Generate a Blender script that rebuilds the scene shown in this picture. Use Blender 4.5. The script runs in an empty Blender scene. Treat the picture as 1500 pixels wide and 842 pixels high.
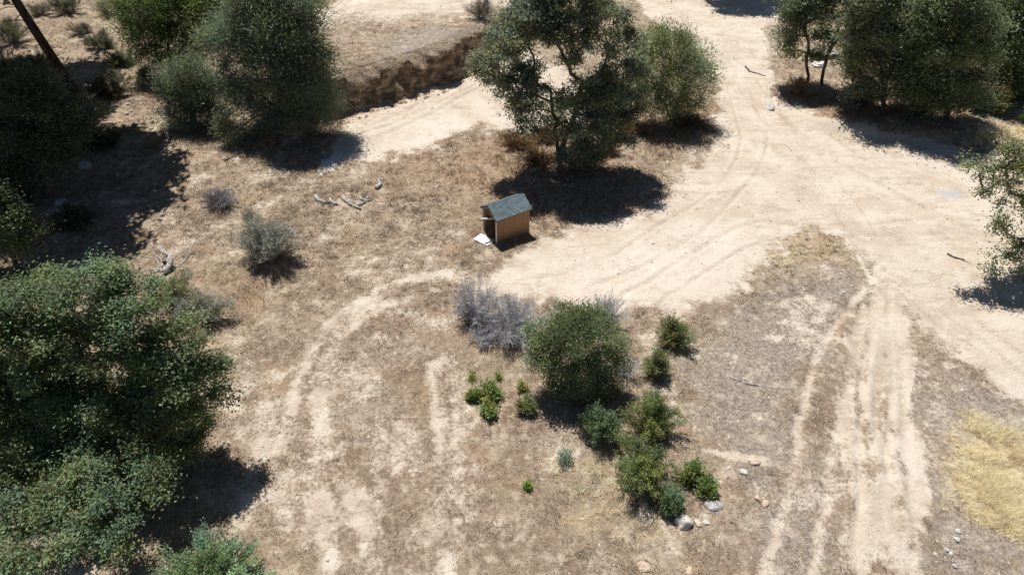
import bpy, math, random
import numpy as np
from mathutils import Vector

# ------------------------------------------------------------------ camera, world, sun
SC = bpy.context.scene
COL = SC.collection
CAM_H, PITCH, FPX = 22.0, math.radians(40), 1013.0
cam = bpy.data.cameras.new('camera'); camo = bpy.data.objects.new('camera', cam); COL.objects.link(camo)
camo.location = (0, 0, CAM_H); camo.rotation_euler = (math.radians(90) - PITCH, 0, 0)
cam.sensor_width = 36; cam.lens = FPX / 1500 * 36; cam.clip_end = 6000; cam.clip_start = 0.5
SC.camera = camo
SUN_EL, SUN_AZ = math.radians(66), math.radians(-24)       # azimuth from +Y towards +X
sunv = Vector((math.sin(SUN_AZ)*math.cos(SUN_EL), math.cos(SUN_AZ)*math.cos(SUN_EL), math.sin(SUN_EL)))
W = bpy.data.worlds.new('World'); SC.world = W; W.use_nodes = True
wn = W.node_tree.nodes; sky = wn.new('ShaderNodeTexSky'); sky.sky_type = 'NISHITA'; sky.sun_disc = False
sky.sun_elevation = SUN_EL; sky.sun_rotation = SUN_AZ; sky.altitude = 900; sky.air_density = 0.8; sky.dust_density = 0.3
W.node_tree.links.new(sky.outputs[0], wn['Background'].inputs[0]); wn['Background'].inputs[1].default_value = 0.05
sl = bpy.data.lights.new('sun', 'SUN'); sl.energy = 5.0; sl.angle = math.radians(0.55); sl.color = (1, 0.965, 0.915)
so = bpy.data.objects.new('sun', sl); COL.objects.link(so); so.rotation_euler = sunv.to_track_quat('Z', 'Y').to_euler(); so.location = (0, 0, 60)
SC.view_settings.view_transform = 'Standard'; SC.view_settings.look = 'None'; SC.view_settings.exposure = 0.28; SC.view_settings.gamma = 1
SC.render.engine = 'CYCLES'
SC.cycles.max_bounces = 6; SC.cycles.diffuse_bounces = 4; SC.cycles.transmission_bounces = 3

RNG = np.random.default_rng(11)
random.seed(5)

# ------------------------------------------------------------------ maths helpers
def _hash(ix, iy, seed):
    n = (ix.astype(np.int64) * 374761393 + iy.astype(np.int64) * 668265263 + seed * 974711) & 0x7fffffff
    n = ((n ^ (n >> 13)) * 1274126177) & 0x7fffffff
    return ((n ^ (n >> 16)) & 0xffff) / 65535.0
def vnoise(x, y, seed=0):
    ix = np.floor(x); iy = np.floor(y); fx = x - ix; fy = y - iy
    fx = fx*fx*(3-2*fx); fy = fy*fy*(3-2*fy)
    a = _hash(ix, iy, seed); b = _hash(ix+1, iy, seed); c = _hash(ix, iy+1, seed); d = _hash(ix+1, iy+1, seed)
    return (a*(1-fx)+b*fx)*(1-fy) + (c*(1-fx)+d*fx)*fy
def fbm(x, y, seed=0, oct=4):
    s = 0; a = 0.5; t = 0
    for k in range(oct):
        s = s + a*vnoise(x*2**k + 17.3*k, y*2**k - 9.1*k, seed+k); t += a; a *= 0.55
    return s/t
def sstep(a, b, x):
    t = np.clip((x-a)/(b-a), 0, 1); return t*t*(3-2*t)
CP, SP = math.cos(PITCH), math.sin(PITCH)
def ray(px, py):
    u = (px-750)/FPX; v = (421-py)/FPX
    return np.array([u, CP + v*SP, -SP + v*CP])
def flat(px, py, z=0.0):
    d = ray(px, py); t = (CAM_H-z)/(-d[2]); return (d[0]*t, d[1]*t)
def seg_dist(x, y, pts):
    """distance to polyline, arc position, signed side (left +)"""
    best = np.full(x.shape, 1e9); arc = np.zeros(x.shape); side = np.zeros(x.shape); acc = 0
    for (ax, ay), (bx, by) in zip(pts[:-1], pts[1:]):
        dx, dy = bx-ax, by-ay; L2 = dx*dx+dy*dy+1e-12
        t = np.clip(((x-ax)*dx+(y-ay)*dy)/L2, 0, 1)
        qx, qy = x-ax-t*dx, y-ay-t*dy; d = np.sqrt(qx*qx+qy*qy)
        m = d < best; L = math.sqrt(L2)
        best = np.where(m, d, best); arc = np.where(m, acc+t*L, arc)
        side = np.where(m, np.sign(dx*qy-dy*qx), side); acc += L
    return best, arc, side
def poly_sd(x, y, pts):
    """signed distance to closed polygon, positive inside"""
    inside = np.zeros(x.shape, bool)
    n = len(pts)
    for i in range(n):
        ax, ay = pts[i]; bx, by = pts[(i+1) % n]
        c = ((ay > y) != (by > y)) & (x < (bx-ax)*(y-ay)/(by-ay+1e-12)+ax)
        inside ^= c
    d, _, _ = seg_dist(x, y, list(pts)+[pts[0]])
    return np.where(inside, d, -d)
def smooth_line(pts, n=6):
    P = np.array(pts, float); P = np.vstack([2*P[0]-P[1], P, 2*P[-1]-P[-2]]); out = []
    for i in range(1, len(P)-2):
        for t in np.linspace(0, 1, n, endpoint=False):
            p0, p1, p2, p3 = P[i-1], P[i], P[i+1], P[i+2]
            out.append(0.5*(2*p1+(p2-p0)*t+(2*p0-5*p1+4*p2-p3)*t*t+(3*p1-p0-3*p2+p3)*t**3))
    out.append(P[-2]); return [tuple(q) for q in out]
def offset_line(pts, o):
    P = np.array(pts); T = np.gradient(P, axis=0); T /= np.linalg.norm(T, axis=1)[:, None]+1e-9
    return [tuple(q) for q in P + o*np.stack([-T[:, 1], T[:, 0]], 1)]
F = lambda L, z=0.0: [flat(p[0], p[1], z) for p in L]

# ------------------------------------------------------------------ terrain
BANK = smooth_line(F([(330, 235), (430, 200), (490, 168), (545, 152), (590, 138), (640, 118), (700, 88), (735, 66), (800, 45)]), 4)
_b = np.array(smooth_line(BANK, 3)); _s = np.cumsum(np.r_[0, np.linalg.norm(np.diff(_b, axis=0), axis=1)])
BANK = [tuple(q) for q in _b + np.stack([0*_s, (fbm(_s*0.35, _s*0+3.3, 8, 4)-0.5)*2.0], 1)]
RUTS = []      # (line, half width m, depth m)
def rut(pix, offs=(0,), w=0.16, d=0.05, n=5, z=0.0):
    l = smooth_line(F(pix, z), n)
    for o in offs:
        q = np.array(offset_line(l, o) if o else l); k = len(RUTS); a = np.arange(len(q))*0.5
        q[:, 0] += (fbm(a*0.5, a*0+k*7.7, 200+k, 3)-0.5)*0.8; q[:, 1] += (fbm(a*0.5, a*0+k*3.1, 230+k, 3)-0.5)*0.8
        c0, c1 = (int(len(q)*0.22*vnoise(np.array([k*5.3]), np.array([0.5]), 3)[0]), int(len(q)*0.22*vnoise(np.array([k*9.1]), np.array([2.5]), 4)[0])) if k > 6 else (0, 0)
        RUTS.append(([tuple(v) for v in q[c0:len(q)-c1]], w*(0.8+0.5*random.random()), d))
rut([(1275, 418), (1222, 478), (1192, 545), (1175, 620), (1160, 700), (1140, 780), (1105, 850)], w=0.22, d=0.05)
rut([(1296, 418), (1258, 478), (1240, 545), (1228, 620), (1214, 700), (1196, 780), (1180, 850)], w=0.22, d=0.05)
rut([(1255, 365), (1275, 420), (1275, 500), (1262, 600), (1255, 700), (1262, 850)], w=0.12, d=0.07)
rut([(1285, 420), (1292, 520), (1288, 640), (1300, 760), (1310, 850)], (0, 0.45), w=0.12, d=0.05)
rut([(1300, 430), (1320, 540), (1330, 660), (1345, 850)], w=0.13, d=0.05)
rut([(960, 10), (1040, 90), (1075, 150), (1085, 210), (1040, 280), (940, 350), (840, 395), (760, 412)], (0, 1.6), w=0.13, d=0.05)
rut([(1050, 60), (1100, 150), (1180, 240), (1235, 320), (1275, 390)], (0, 1.6), w=0.13, d=0.08)
rut([(1180, 330), (1090, 330), (990, 385), (930, 425), (880, 450)], (0, 1.5), w=0.11, d=0.05)
rut([(1270, 390), (1330, 430), (1410, 490), (1510, 570)], (-1.2, -0.4, 0.5, 1.4), w=0.12, d=0.065)
rut([(1110, 140), (1200, 215), (1330, 290), (1470, 360)], (0, 1.7), w=0.13, d=0.07)
rut([(1240, 350), (1310, 345), (1400, 340), (1480, 350)], (0, 1.1), w=0.15, d=0.05)
rut([(440, 5), (540, 14), (640, 20), (730, 10)], (0, 1.6), w=0.18, d=0.06, z=2.1)
rut([(500, 220), (580, 190), (660, 150), (740, 110)], (0, 0.6, 1.6), w=0.15, d=0.05)
rut([(640, 402), (580, 425), (520, 462), (482, 520), (466, 580), (470, 640), (500, 690)], w=0.2, d=0.05)
rut([(600, 405), (530, 440), (480, 480), (440, 540), (415, 600), (395, 680), (360, 770)], w=0.2, d=0.04)
TERR = 2.35
ROADBANK = smooth_line(F([(1125, 150), (1180, 185), (1260, 200), (1340, 205), (1440, 215), (1520, 235)]), 4)
def height(x, y, fine=True):
    x = np.asarray(x, float); y = np.asarray(y, float)
    h = (fbm(x*0.07, y*0.07, 3, 3)-0.5)*0.5
    d, arc, side = seg_dist(x, y, BANK)
    sd = d*side
    amp = TERR*sstep(-18.5, -13.2, x)*(1-sstep(-3.0, 6, x))
    stp = 0.14*sstep(-1.0, 0.0, sd) + 0.86*sstep(0.45, 1.15, sd)
    h = h + amp*np.where((y > 25), stp, 0)
    h = h + 0.12*amp/TERR*np.exp(-((sd+0.5)/0.4)**2)*fbm(x*3, y*3, 5, 3)          # crumbled soil at the bank's foot
    d2, a2, s2 = seg_dist(x, y, ROADBANK)
    h = h + 0.45*sstep(0.5, 6, a2)*sstep(-0.6, 0.9, d2*s2)*np.exp(-np.clip(d2-2, 0, 99)/8)
    # wash in the left grass slope
    d3, _, _ = seg_dist(x, y, WASH); h = h - 0.35*np.exp(-(d3/1.3)**2)
    if fine:
        near = 1-sstep(70, 110, y)
        for l, w, dep in RUTS:
            xs_ = [p[0] for p in l]; ys_ = [p[1] for p in l]
            m = (x > min(xs_)-1) & (x < max(xs_)+1) & (y > min(ys_)-1) & (y < max(ys_)+1)
            if not m.any(): continue
            dd, ar, _ = seg_dist(x[m], y[m], l)
            k = sstep(0.30, 0.62, fbm(ar*0.5, ar*0.0+w*50, 7, 2))*0.8+0.35
            g = -dep*np.exp(-(dd/w)**2) + 0.55*dep*np.exp(-((dd-2.0*w)/(0.8*w))**2)
            h[m] += g*k
        h = h + near*(0.05*(fbm(x*1.1, y*1.1, 21, 4)-0.5) + 0.05*(fbm(x*3.1, y*3.1, 31, 3)-0.5)**2*4)
    return h
WASH = smooth_line(F([(640, 300), (560, 345), (470, 370), (380, 430), (330, 480)]), 4)
def hz(x, y): return float(height(np.array([x]), np.array([y]))[0])
def at(px, py):
    d = ray(px, py); z = 0.0
    for k in range(25):
        t = (CAM_H-z)/(-d[2]); z = 0.5*z + 0.5*hz(d[0]*t, d[1]*t)
    t = (CAM_H-z)/(-d[2]); return np.array([d[0]*t, d[1]*t, hz(d[0]*t, d[1]*t)])
def on_y(px, py, Y):
    d = ray(px, py); t = Y/d[1]; return np.array([d[0]*t, Y, CAM_H+d[2]*t])

def axis(a0, a1, fine, grow, lim_lo, lim_hi):
    """coordinates fine between a0 and a1 (step function) and growing outwards"""
    v = [a0]
    while v[-1] < a1: v.append(v[-1]+fine(v[-1]))
    s = fine(v[-1])
    while v[-1] < lim_hi: s *= grow; v.append(v[-1]+s)
    lo = []; s = fine(a0); c = a0
    while c > lim_lo: s *= grow; c -= s; lo.append(c)
    return np.array(lo[::-1]+v)
XS = axis(-52, 52, lambda x: 0.15 if abs(x) < 23 else 0.15+0.011*(abs(x)-23), 1.35, -2500, 2500)
YS = axis(8, 76, lambda y: 0.13+0.0027*(y-8), 1.35, -600, 3500)
GX, GY = np.meshgrid(XS, YS)
GH = height(GX.ravel(), GY.ravel()).reshape(GX.shape)

# soil masks on the grid -------------------------------------------------------
x, y = GX.ravel(), GY.ravel()
wx = x + (fbm(x*0.5, y*0.5, 41, 4)-0.5)*2.4 + (fbm(x*2.2, y*2.2, 42, 3)-0.5)*0.9; wy = y + (fbm(x*0.5, y*0.5, 47, 4)-0.5)*2.4 + (fbm(x*2.2, y*2.2, 48, 3)-0.5)*0.9
def region(pix, soft=0.6, z=0.0): return sstep(-soft*1.7, soft*1.7, poly_sd(wx, wy, F(pix, z)))
def stroke(pix, w, soft=None):
    d, _, _ = seg_dist(x + (wx-x)*0.3, y + (wy-y)*0.3, smooth_line(F(pix), 4)); return 1-sstep(0, w*2.3, d)
yard = region([(700, 412), (735, 392), (800, 352), (870, 325), (965, 300), (1010, 250), (1052, 200), (1050, 120), (1000, 60), (945, 25), (915, -15), (1180, -15), (1120, 50), (1132, 125), (1190, 170), (1290, 200), (1400, 218), (1560, 225), (1560, 600), (1500, 588), (1430, 535), (1350, 465), (1290, 415), (1262, 380), (1235, 352), (1180, 332), (1135, 352), (1105, 400), (1080, 440), (1000, 455), (900, 458), (800, 440)])
bench = region([(478, 240), (500, 180), (600, 142), (700, 95), (760, 70), (850, 120), (850, 190), (760, 200), (690, 185), (610, 228), (530, 240)])
upper = region([(425, -20), (760, -20), (760, 10), (690, 18), (600, 30), (500, 26), (430, 14)], 0.8, 2.1)*0.95
track = region([(1262, 385), (1300, 410), (1345, 470), (1352, 600), (1362, 720), (1365, 860), (1205, 860), (1215, 720), (1225, 600), (1245, 500), (1262, 430)], 0.4)
dirt = np.maximum.reduce([yard, bench, upper])
dirt = np.maximum(dirt, region([(440, 15), (560, 5), (740, 18), (730, 34), (560, 44), (450, 40)], 1.0, 2.1)*0.5)
trk = np.zeros_like(x)
for l, w, dep in RUTS[:6]:
    d, ar, _ = seg_dist(x, y, l); trk = np.maximum(trk, np.exp(-(d/(w*1.15))**2)*(0.55+0.6*fbm(ar*0.8, ar*0, 77, 3)))
tl = smooth_line(F([(1275, 380), (1296, 430), (1292, 500), (1284, 600), (1284, 700), (1292, 870)]), 5); d, ar, sd_ = seg_dist(x, y, tl)
wob = (fbm(ar*0.22, ar*0+2, 57, 3)-0.5)*1.3+(fbm(x*0.7, y*0.5, 58, 3)-0.5)*0.7
streak = sstep(0.34, 0.64, 0.66*fbm((d*sd_+wob)*2.3+5, ar*0.12, 53, 4)+0.34*fbm(x*1.6, y*0.9, 55, 4)); tfade = 1-sstep(1.0, 12.0, ar)
dirt = np.maximum(dirt, track*(0.30+0.62*streak+0.45*tfade)*(0.80+0.4*fbm(x*0.7, y*0.7, 54, 3)))
dirt = np.maximum(dirt, trk*0.82)
path = np.zeros_like(x)
for pix, w in [([(700, 405), (640, 402), (570, 425), (515, 465), (484, 520), (468, 580), (470, 640), (500, 692)], 0.42),
               ([(610, 405), (540, 432), (490, 470), (450, 530), (425, 600), (410, 660)], 0.34),
               ([(640, 425), (560, 450), (500, 490)], 0.22),
               ([(400, 600), (375, 690), (350, 780), (320, 850)], 0.42),
               ([(500, 690), (520, 760), (545, 830)], 0.5), ([(455, 660), (470, 740), (480, 830)], 0.38),
               ([(660, 530), (675, 600), (668, 690), (655, 800), (650, 850)], 0.42),
               ([(630, 530), (640, 600), (640, 690), (630, 800)], 0.26),
               ([(1000, 650), (1080, 670), (1150, 690)], 0.2)]:
    path = np.maximum(path, stroke(pix, w))
blot = sstep(0.44, 0.66, fbm(x*0.85, y*0.85, 61, 5))
leftfield = region([(640, 470), (700, 560), (690, 850), (330, 850), (380, 640), (430, 530), (520, 470)], 1.2)
dirt = np.maximum(dirt, path*(0.46+0.42*blot))
dirt = np.maximum(dirt, leftfield*sstep(0.40, 0.68, fbm(x*0.45, y*0.3, 63, 6))*0.5)
dirt = np.maximum(dirt, region([(820, 740), (760, 780), (820, 850), (1010, 850), (900, 800)], 1.0)*sstep(0.55, 0.72, fbm(x*1.1, y*1.1, 65, 5))*0.5)
dirt = np.maximum(dirt, region([(1040, 470), (1130, 480), (1160, 620), (1060, 640), (1000, 540)], 0.8)*sstep(0.54, 0.70, fbm(x*1.0, y*1.0, 66, 5))*0.45)
gray = np.maximum.reduce([region([(1185, 395), (1262, 385), (1262, 430), (1215, 475), (1180, 560), (1165, 680), (1120, 760), (1060, 690), (1010, 600), (1010, 520), (1080, 450), (1130, 420)], 0.8),
      region([(1345, 545), (1420, 550), (1520, 600), (1520, 860), (1365, 860), (1355, 700)], 0.7),
      region([(540, 70), (640, 38), (700, 45), (690, 68), (640, 82), (560, 100)], 1.2, 2.1)*0.9,
      region([(510, 500), (600, 470), (640, 520), (560, 600), (480, 620)], 1.5)*0.55,
      region([(800, 600), (880, 640), (880, 720), (820, 700), (760, 640)], 1.0)*0.5,
      region([(1080, 780), (1200, 690), (1230, 860), (1060, 860)], 0.9)*0.8])
red = np.maximum.reduce([region([(560, 500), (650, 470), (660, 600), (560, 660), (500, 620)], 1.5)*0.5,
      region([(560, 240), (720, 190), (830, 180), (940, 250), (950, 310), (830, 330), (790, 345), (700, 300), (560, 300)], 1.3)*0.7,
      region([(640, 540), (690, 540), (690, 720), (640, 720)], 0.5)*0.5,
      region([(300, 390), (400, 400), (400, 430), (320, 450)], 0.8)*0.7,
      region([(560, 690), (640, 650), (660, 780), (590, 800)], 1.0)*0.5,
      region([(930, 150), (1050, 150), (1050, 200), (960, 220)], 0.8)*0.8,
      region([(1140, 130), (1420, 160), (1420, 210), (1250, 195), (1140, 165)], 0.8)*0.8])
straw = np.maximum(region([(1385, 640), (1430, 630), (1540, 680), (1540, 800), (1440, 770), (1395, 720)], 0.75),
      region([(1120, 365), (1180, 345), (1230, 360), (1250, 385), (1180, 395), (1130, 400)], 0.6)*0.3)
straw = np.maximum(straw, region([(820, 690), (930, 660), (960, 770), (880, 790)], 1.0)*0.22)
straw = np.maximum(straw, region([(1420, 185), (1560, 190), (1560, 215), (1420, 212)], 0.7)*0.6)
rutm = np.maximum.reduce([region([(1162, 258), (1188, 250), (1208, 288), (1196, 302), (1170, 292)], 0.5), region([(1210, 300), (1228, 300), (1250, 335), (1236, 338)], 0.4)*0.8, region([(1275, 348), (1330, 345), (1350, 360), (1290, 358)], 0.4)*0.8, region([(1010, 240), (1045, 232), (1050, 238), (1015, 248)], 0.3)*0.7, region([(1330, 380), (1400, 400), (1390, 425), (1330, 405)], 0.6)*0.6])
for l, w, dep in RUTS:
    d, ar, _ = seg_dist(x, y, l); rutm = np.maximum(rutm, np.exp(-(d/w)**2)*sstep(0.42, 0.6, fbm(ar*0.45, ar*0+w*33+l[0][0], 71, 3)))
pale = np.maximum(region([(560, 225), (640, 170), (700, 190), (620, 228)], 0.8)*0.8, region([(800, 400), (930, 360), (1080, 330), (1080, 420), (950, 445), (830, 430)], 1.2)*0.7)
ash = region([(470, 235), (500, 230), (505, 250), (478, 255)], 0.35)
blue = region([(1355, 278), (1390, 280), (1415, 293), (1400, 300), (1365, 290)], 0.5)
bankm = np.exp(-(seg_dist(x, y, BANK)[0]/1.3)**2)*sstep(-18.5, -13.4, x)*(1-sstep(-2, 4, x))
dirt = np.maximum(dirt, sstep(0.53, 0.74, fbm(x*0.62, y*0.62, 67, 6))*0.52*(y < 46)*(1-0.5*red))
dirt = np.clip(dirt, 0, 1)
G_DIRT = dirt.reshape(GX.shape); G_STRAW = straw.reshape(GX.shape); G_GRAY = gray.reshape(GX.shape); G_RED = red.reshape(GX.shape); G_BANK = bankm.reshape(GX.shape)
def sample(G, px, py):
    i = np.clip(np.searchsorted(XS, px)-1, 0, len(XS)-2); j = np.clip(np.searchsorted(YS, py)-1, 0, len(YS)-2)
    fx = np.clip((px-XS[i])/(XS[i+1]-XS[i]), 0, 1); fy = np.clip((py-YS[j])/(YS[j+1]-YS[j]), 0, 1)
    return (G[j, i]*(1-fx)+G[j, i+1]*fx)*(1-fy)+(G[j+1, i]*(1-fx)+G[j+1, i+1]*fx)*fy
def ground_z(px, py): return sample(GH, np.asarray(px, float), np.asarray(py, float))

# ------------------------------------------------------------------ mesh + material helpers
def mesh(name, V, Fc, mats=(), smooth=False, cols=None):
    V = np.asarray(V, np.float32); Fc = np.asarray(Fc, np.int32); n, k = Fc.shape
    me = bpy.data.meshes.new(name); me.vertices.add(len(V)); me.vertices.foreach_set('co', V.ravel())
    me.loops.add(n*k); me.loops.foreach_set('vertex_index', Fc.ravel())
    me.polygons.add(n); me.polygons.foreach_set('loop_start', np.arange(0, n*k, k, dtype=np.int32))
    me.polygons.foreach_set('use_smooth', np.full(n, smooth, bool))
    if cols:
        for cn, c in cols.items():
            a = me.attributes.new(cn, 'FLOAT_COLOR', 'POINT')
            c4 = np.ones((len(V), 4), np.float32); c4[:, :c.shape[1]] = c; a.data.foreach_set('color', c4.ravel())
    me.update(calc_edges=True)
    for m in mats: me.materials.append(m)
    return me
def link(name, me, parent=None, loc=None, label=None, cat=None, group=None, kind=None):
    o = bpy.data.objects.new(name, me); COL.objects.link(o)
    if loc is not None: o.location = [float(c) for c in loc]
    if parent is not None: o.parent = parent
    if label: o['label'] = label
    if cat: o['category'] = cat
    if group: o['group'] = group
    if kind: o['kind'] = kind
    return o
class NT:
    def __init__(s, name):
        s.m = bpy.data.materials.new(name); s.m.use_nodes = True; s.t = s.m.node_tree; s.n = s.t.nodes
        s.b = s.n['Principled BSDF']; s.b.inputs['Specular IOR Level'].default_value = 0.25
    def new(s, typ, **k):
        nd = s.n.new(typ)
        for a, v in k.items(): setattr(nd, a, v)
        return nd
    def put(s, sock, v):
        if isinstance(v, bpy.types.NodeSocket): s.t.links.new(v, sock)
        elif isinstance(v, (tuple, list)) and sock.type == 'RGBA': sock.default_value = (*v[:3], 1)
        else: sock.default_value = v
    def mix(s, f, a, b, mode='MIX'):
        nd = s.new('ShaderNodeMix', data_type='RGBA', blend_type=mode)
        s.put(nd.inputs[0], f); s.put(nd.inputs[6], a); s.put(nd.inputs[7], b); return nd.outputs[2]
    def math(s, op, a, b=0.0, c=0.0, clamp=False):
        nd = s.new('ShaderNodeMath', operation=op, use_clamp=clamp); s.put(nd.inputs[0], a); s.put(nd.inputs[1], b); s.put(nd.inputs[2], c); return nd.outputs[0]
    def noise(s, vec, scale, detail=4, rough=0.55):
        nd = s.new('ShaderNodeTexNoise'); s.put(nd.inputs['Vector'], vec); nd.inputs['Scale'].default_value = scale
        nd.inputs['Detail'].default_value = detail; nd.inputs['Roughness'].default_value = rough; return nd.outputs['Fac']
    def smooth(s, v, a, b, lo=0.0, hi=1.0):
        nd = s.new('ShaderNodeMapRange', interpolation_type='SMOOTHSTEP'); s.put(nd.inputs[0], v)
        nd.inputs[1].default_value = a; nd.inputs[2].default_value = b; nd.inputs[3].default_value = lo; nd.inputs[4].default_value = hi; return nd.outputs[0]
    def attr(s, name):
        nd = s.new('ShaderNodeAttribute', attribute_name=name); return nd
    def geo(s, scale=None):
        g = s.new('ShaderNodeNewGeometry').outputs['Position']
        if scale is None: return g
        mp = s.new('ShaderNodeMapping'); s.t.links.new(g, mp.inputs[0]); mp.inputs['Scale'].default_value = scale; return mp.outputs[0]
    def obj(s, scale=None):
        g = s.new('ShaderNodeTexCoord').outputs['Object']
        if scale is None: return g
        mp = s.new('ShaderNodeMapping'); s.t.links.new(g, mp.inputs[0]); mp.inputs['Scale'].default_value = scale; return mp.outputs[0]
    def bump(s, h, strength, dist):
        nd = s.new('ShaderNodeBump'); s.put(nd.inputs['Height'], h); nd.inputs['Strength'].default_value = strength; nd.inputs['Distance'].default_value = dist
        s.t.links.new(nd.outputs[0], s.b.inputs['Normal'])
    def base(s, c, rough=0.9):
        s.put(s.b.inputs['Base Color'], c); s.put(s.b.inputs['Roughness'], rough); return s.m

def ground_material():
    t = NT('soil'); P = t.geo()
    m1 = t.new('ShaderNodeSeparateColor'); t.put(m1.inputs[0], t.attr('m1').outputs['Color'])
    m2 = t.new('ShaderNodeSeparateColor'); t.put(m2.inputs[0], t.attr('m2').outputs['Color'])
    m3 = t.new('ShaderNodeSeparateColor'); t.put(m3.inputs[0], t.attr('m3').outputs['Color'])
    nL = t.noise(P, 0.35, 3); nM = t.noise(P, 1.7, 6, 0.62); nF = t.noise(P, 7.0, 5, 0.65); nG = t.noise(P, 26.0, 3, 0.6)
    # dry grass mat and thin soil
    nS = t.noise(P, 13.0, 4, 0.65)
    g = t.mix(t.smooth(nL, 0.36, 0.64), (0.285, 0.212, 0.148), (0.42, 0.34, 0.25))
    g = t.mix(t.smooth(t.noise(P, 0.9, 5, 0.6), 0.50, 0.66, 0, 0.55), g, (0.36, 0.268, 0.195))
    g = t.mix(t.smooth(nF, 0.34, 0.60, 0.6, 0), g, (0.175, 0.125, 0.085))
    g = t.mix(t.smooth(nM, 0.50, 0.62, 0, 0.75), g, (0.50, 0.42, 0.315))
    g = t.mix(t.smooth(t.noise(P, 2.6, 4, 0.6), 0.48, 0.64, 0, 0.62), g, (0.18, 0.13, 0.088))
    g = t.mix(t.smooth(nS, 0.52, 0.66, 0, 0.45), g, (0.19, 0.138, 0.098))
    g = t.mix(t.smooth(t.noise(t.geo((1, 1, 1)), 0.42, 4, 0.6), 0.52, 0.66, 0, 0.5), g, t.mix(nF, (0.27, 0.175, 0.11), (0.43, 0.31, 0.205)))
    mpz = t.new('ShaderNodeMapping'); t.put(mpz.inputs[0], P); mpz.inputs['Location'].default_value = (37, 11, 0)
    g = t.mix(t.smooth(t.noise(mpz.outputs[0], 0.6, 5, 0.65), 0.54, 0.68, 0, 0.6), g, t.mix(nF, (0.37, 0.31, 0.225), (0.60, 0.52, 0.40)))
    red = t.mix(t.smooth(nF, 0.35, 0.65), (0.21, 0.135, 0.085), (0.42, 0.29, 0.19))
    g = t.mix(t.smooth(t.math('ADD', m1.outputs[2], t.math('MULTIPLY', t.math('SUBTRACT', nM, 0.5), 1.3)), 0.2, 0.9, 0, 0.75), g, red)
    gr = t.mix(t.smooth(nF, 0.34, 0.64), (0.20, 0.163, 0.135), (0.37, 0.315, 0.265))
    gr = t.mix(t.smooth(nM, 0.5, 0.66, 0, 0.75), gr, (0.49, 0.415, 0.335))
    gr = t.mix(t.smooth(nS, 0.54, 0.68, 0, 0.5), gr, (0.14, 0.115, 0.10))
    g = t.mix(t.smooth(t.math('ADD', m1.outputs[1], t.math('ADD', t.math('MULTIPLY', t.math('SUBTRACT', nM, 0.5), 1.2), t.math('SUBTRACT', nL, 0.5))), 0.15, 0.95, 0, 0.85), g, gr)
    g = t.mix(t.math('MULTIPLY', m2.outputs[0], 0.8), g, t.mix(nF, (0.48, 0.37, 0.22), (0.72, 0.60, 0.40)))
    # bare dirt
    d = t.mix(t.smooth(nL, 0.35, 0.65), (0.545, 0.455, 0.36), (0.63, 0.55, 0.455))
    sw = t.noise(t.geo((0.55, 2.2, 1)), 0.8, 6, 0.65)
    d = t.mix(t.smooth(sw, 0.50, 0.66, 0, 0.55), d, (0.43, 0.345, 0.265))
    d = t.mix(t.smooth(t.noise(P, 0.62, 6, 0.68), 0.50, 0.66, 0, 0.7), d, (0.455, 0.365, 0.28))
    d = t.mix(t.smooth(nM, 0.52, 0.68, 0, 0.55), d, (0.69, 0.625, 0.53))
    d = t.mix(t.math('MULTIPLY', m2.outputs[2], t.smooth(nM, 0.3, 0.6, 0.3, 1.0)), d, (0.69, 0.625, 0.535))
    d = t.mix(t.smooth(nS, 0.56, 0.70, 0, 0.4), d, (0.42, 0.335, 0.25))
    d = t.mix(t.math('MULTIPLY', m2.outputs[1], t.smooth(nF, 0.38, 0.58, 0.0, 0.55)), d, (0.34, 0.26, 0.185))
    dm = t.smooth(t.math('ADD', m1.outputs[0], t.math('ADD', t.math('MULTIPLY', t.math('SUBTRACT', nF, 0.5), 1.25), t.math('MULTIPLY', t.math('SUBTRACT', nM, 0.5), 0.9))), 0.22, 0.82)
    c = t.mix(dm, g, d)
    bk = t.mix(t.smooth(t.noise(t.geo((1, 1, 2.5)), 0.9, 6, 0.7), 0.42, 0.60), (0.15, 0.105, 0.07), (0.43, 0.33, 0.225))  # dark tone paints the shade of the bank's hollows into its colour
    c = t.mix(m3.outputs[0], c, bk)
    c = t.mix(t.smooth(t.math('ADD', m3.outputs[1], t.math('SUBTRACT', nF, 0.5)), 0.4, 0.8), c, (0.72, 0.70, 0.66))
    c = t.mix(t.smooth(t.math('ADD', m3.outputs[2], t.math('MULTIPLY', t.math('SUBTRACT', nF, 0.5), 0.7)), 0.3, 0.9, 0, 0.7), c, (0.42, 0.44, 0.46))
    # pebbles as fine colour only beyond what is built
    v = t.new('ShaderNodeTexVoronoi'); t.put(v.inputs['Vector'], P); v.inputs['Scale'].default_value = 5.5
    pv = t.math('MULTIPLY', t.smooth(v.outputs['Distance'], 0.05, 0.14, 1, 0), t.smooth(t.noise(P, 2.1, 2), 0.5, 0.62))
    c = t.mix(t.math('MULTIPLY', pv, 0.6), c, (0.60, 0.54, 0.46))
    t.base(c, 0.95); t.b.inputs['Specular IOR Level'].default_value = 0.1
    hh = t.math('ADD', t.math('MULTIPLY', nF, 0.6), t.math('MULTIPLY', nG, 0.35))
    t.bump(hh, 0.95, 0.13)
    return t.m
M_SOIL = ground_material()

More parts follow.
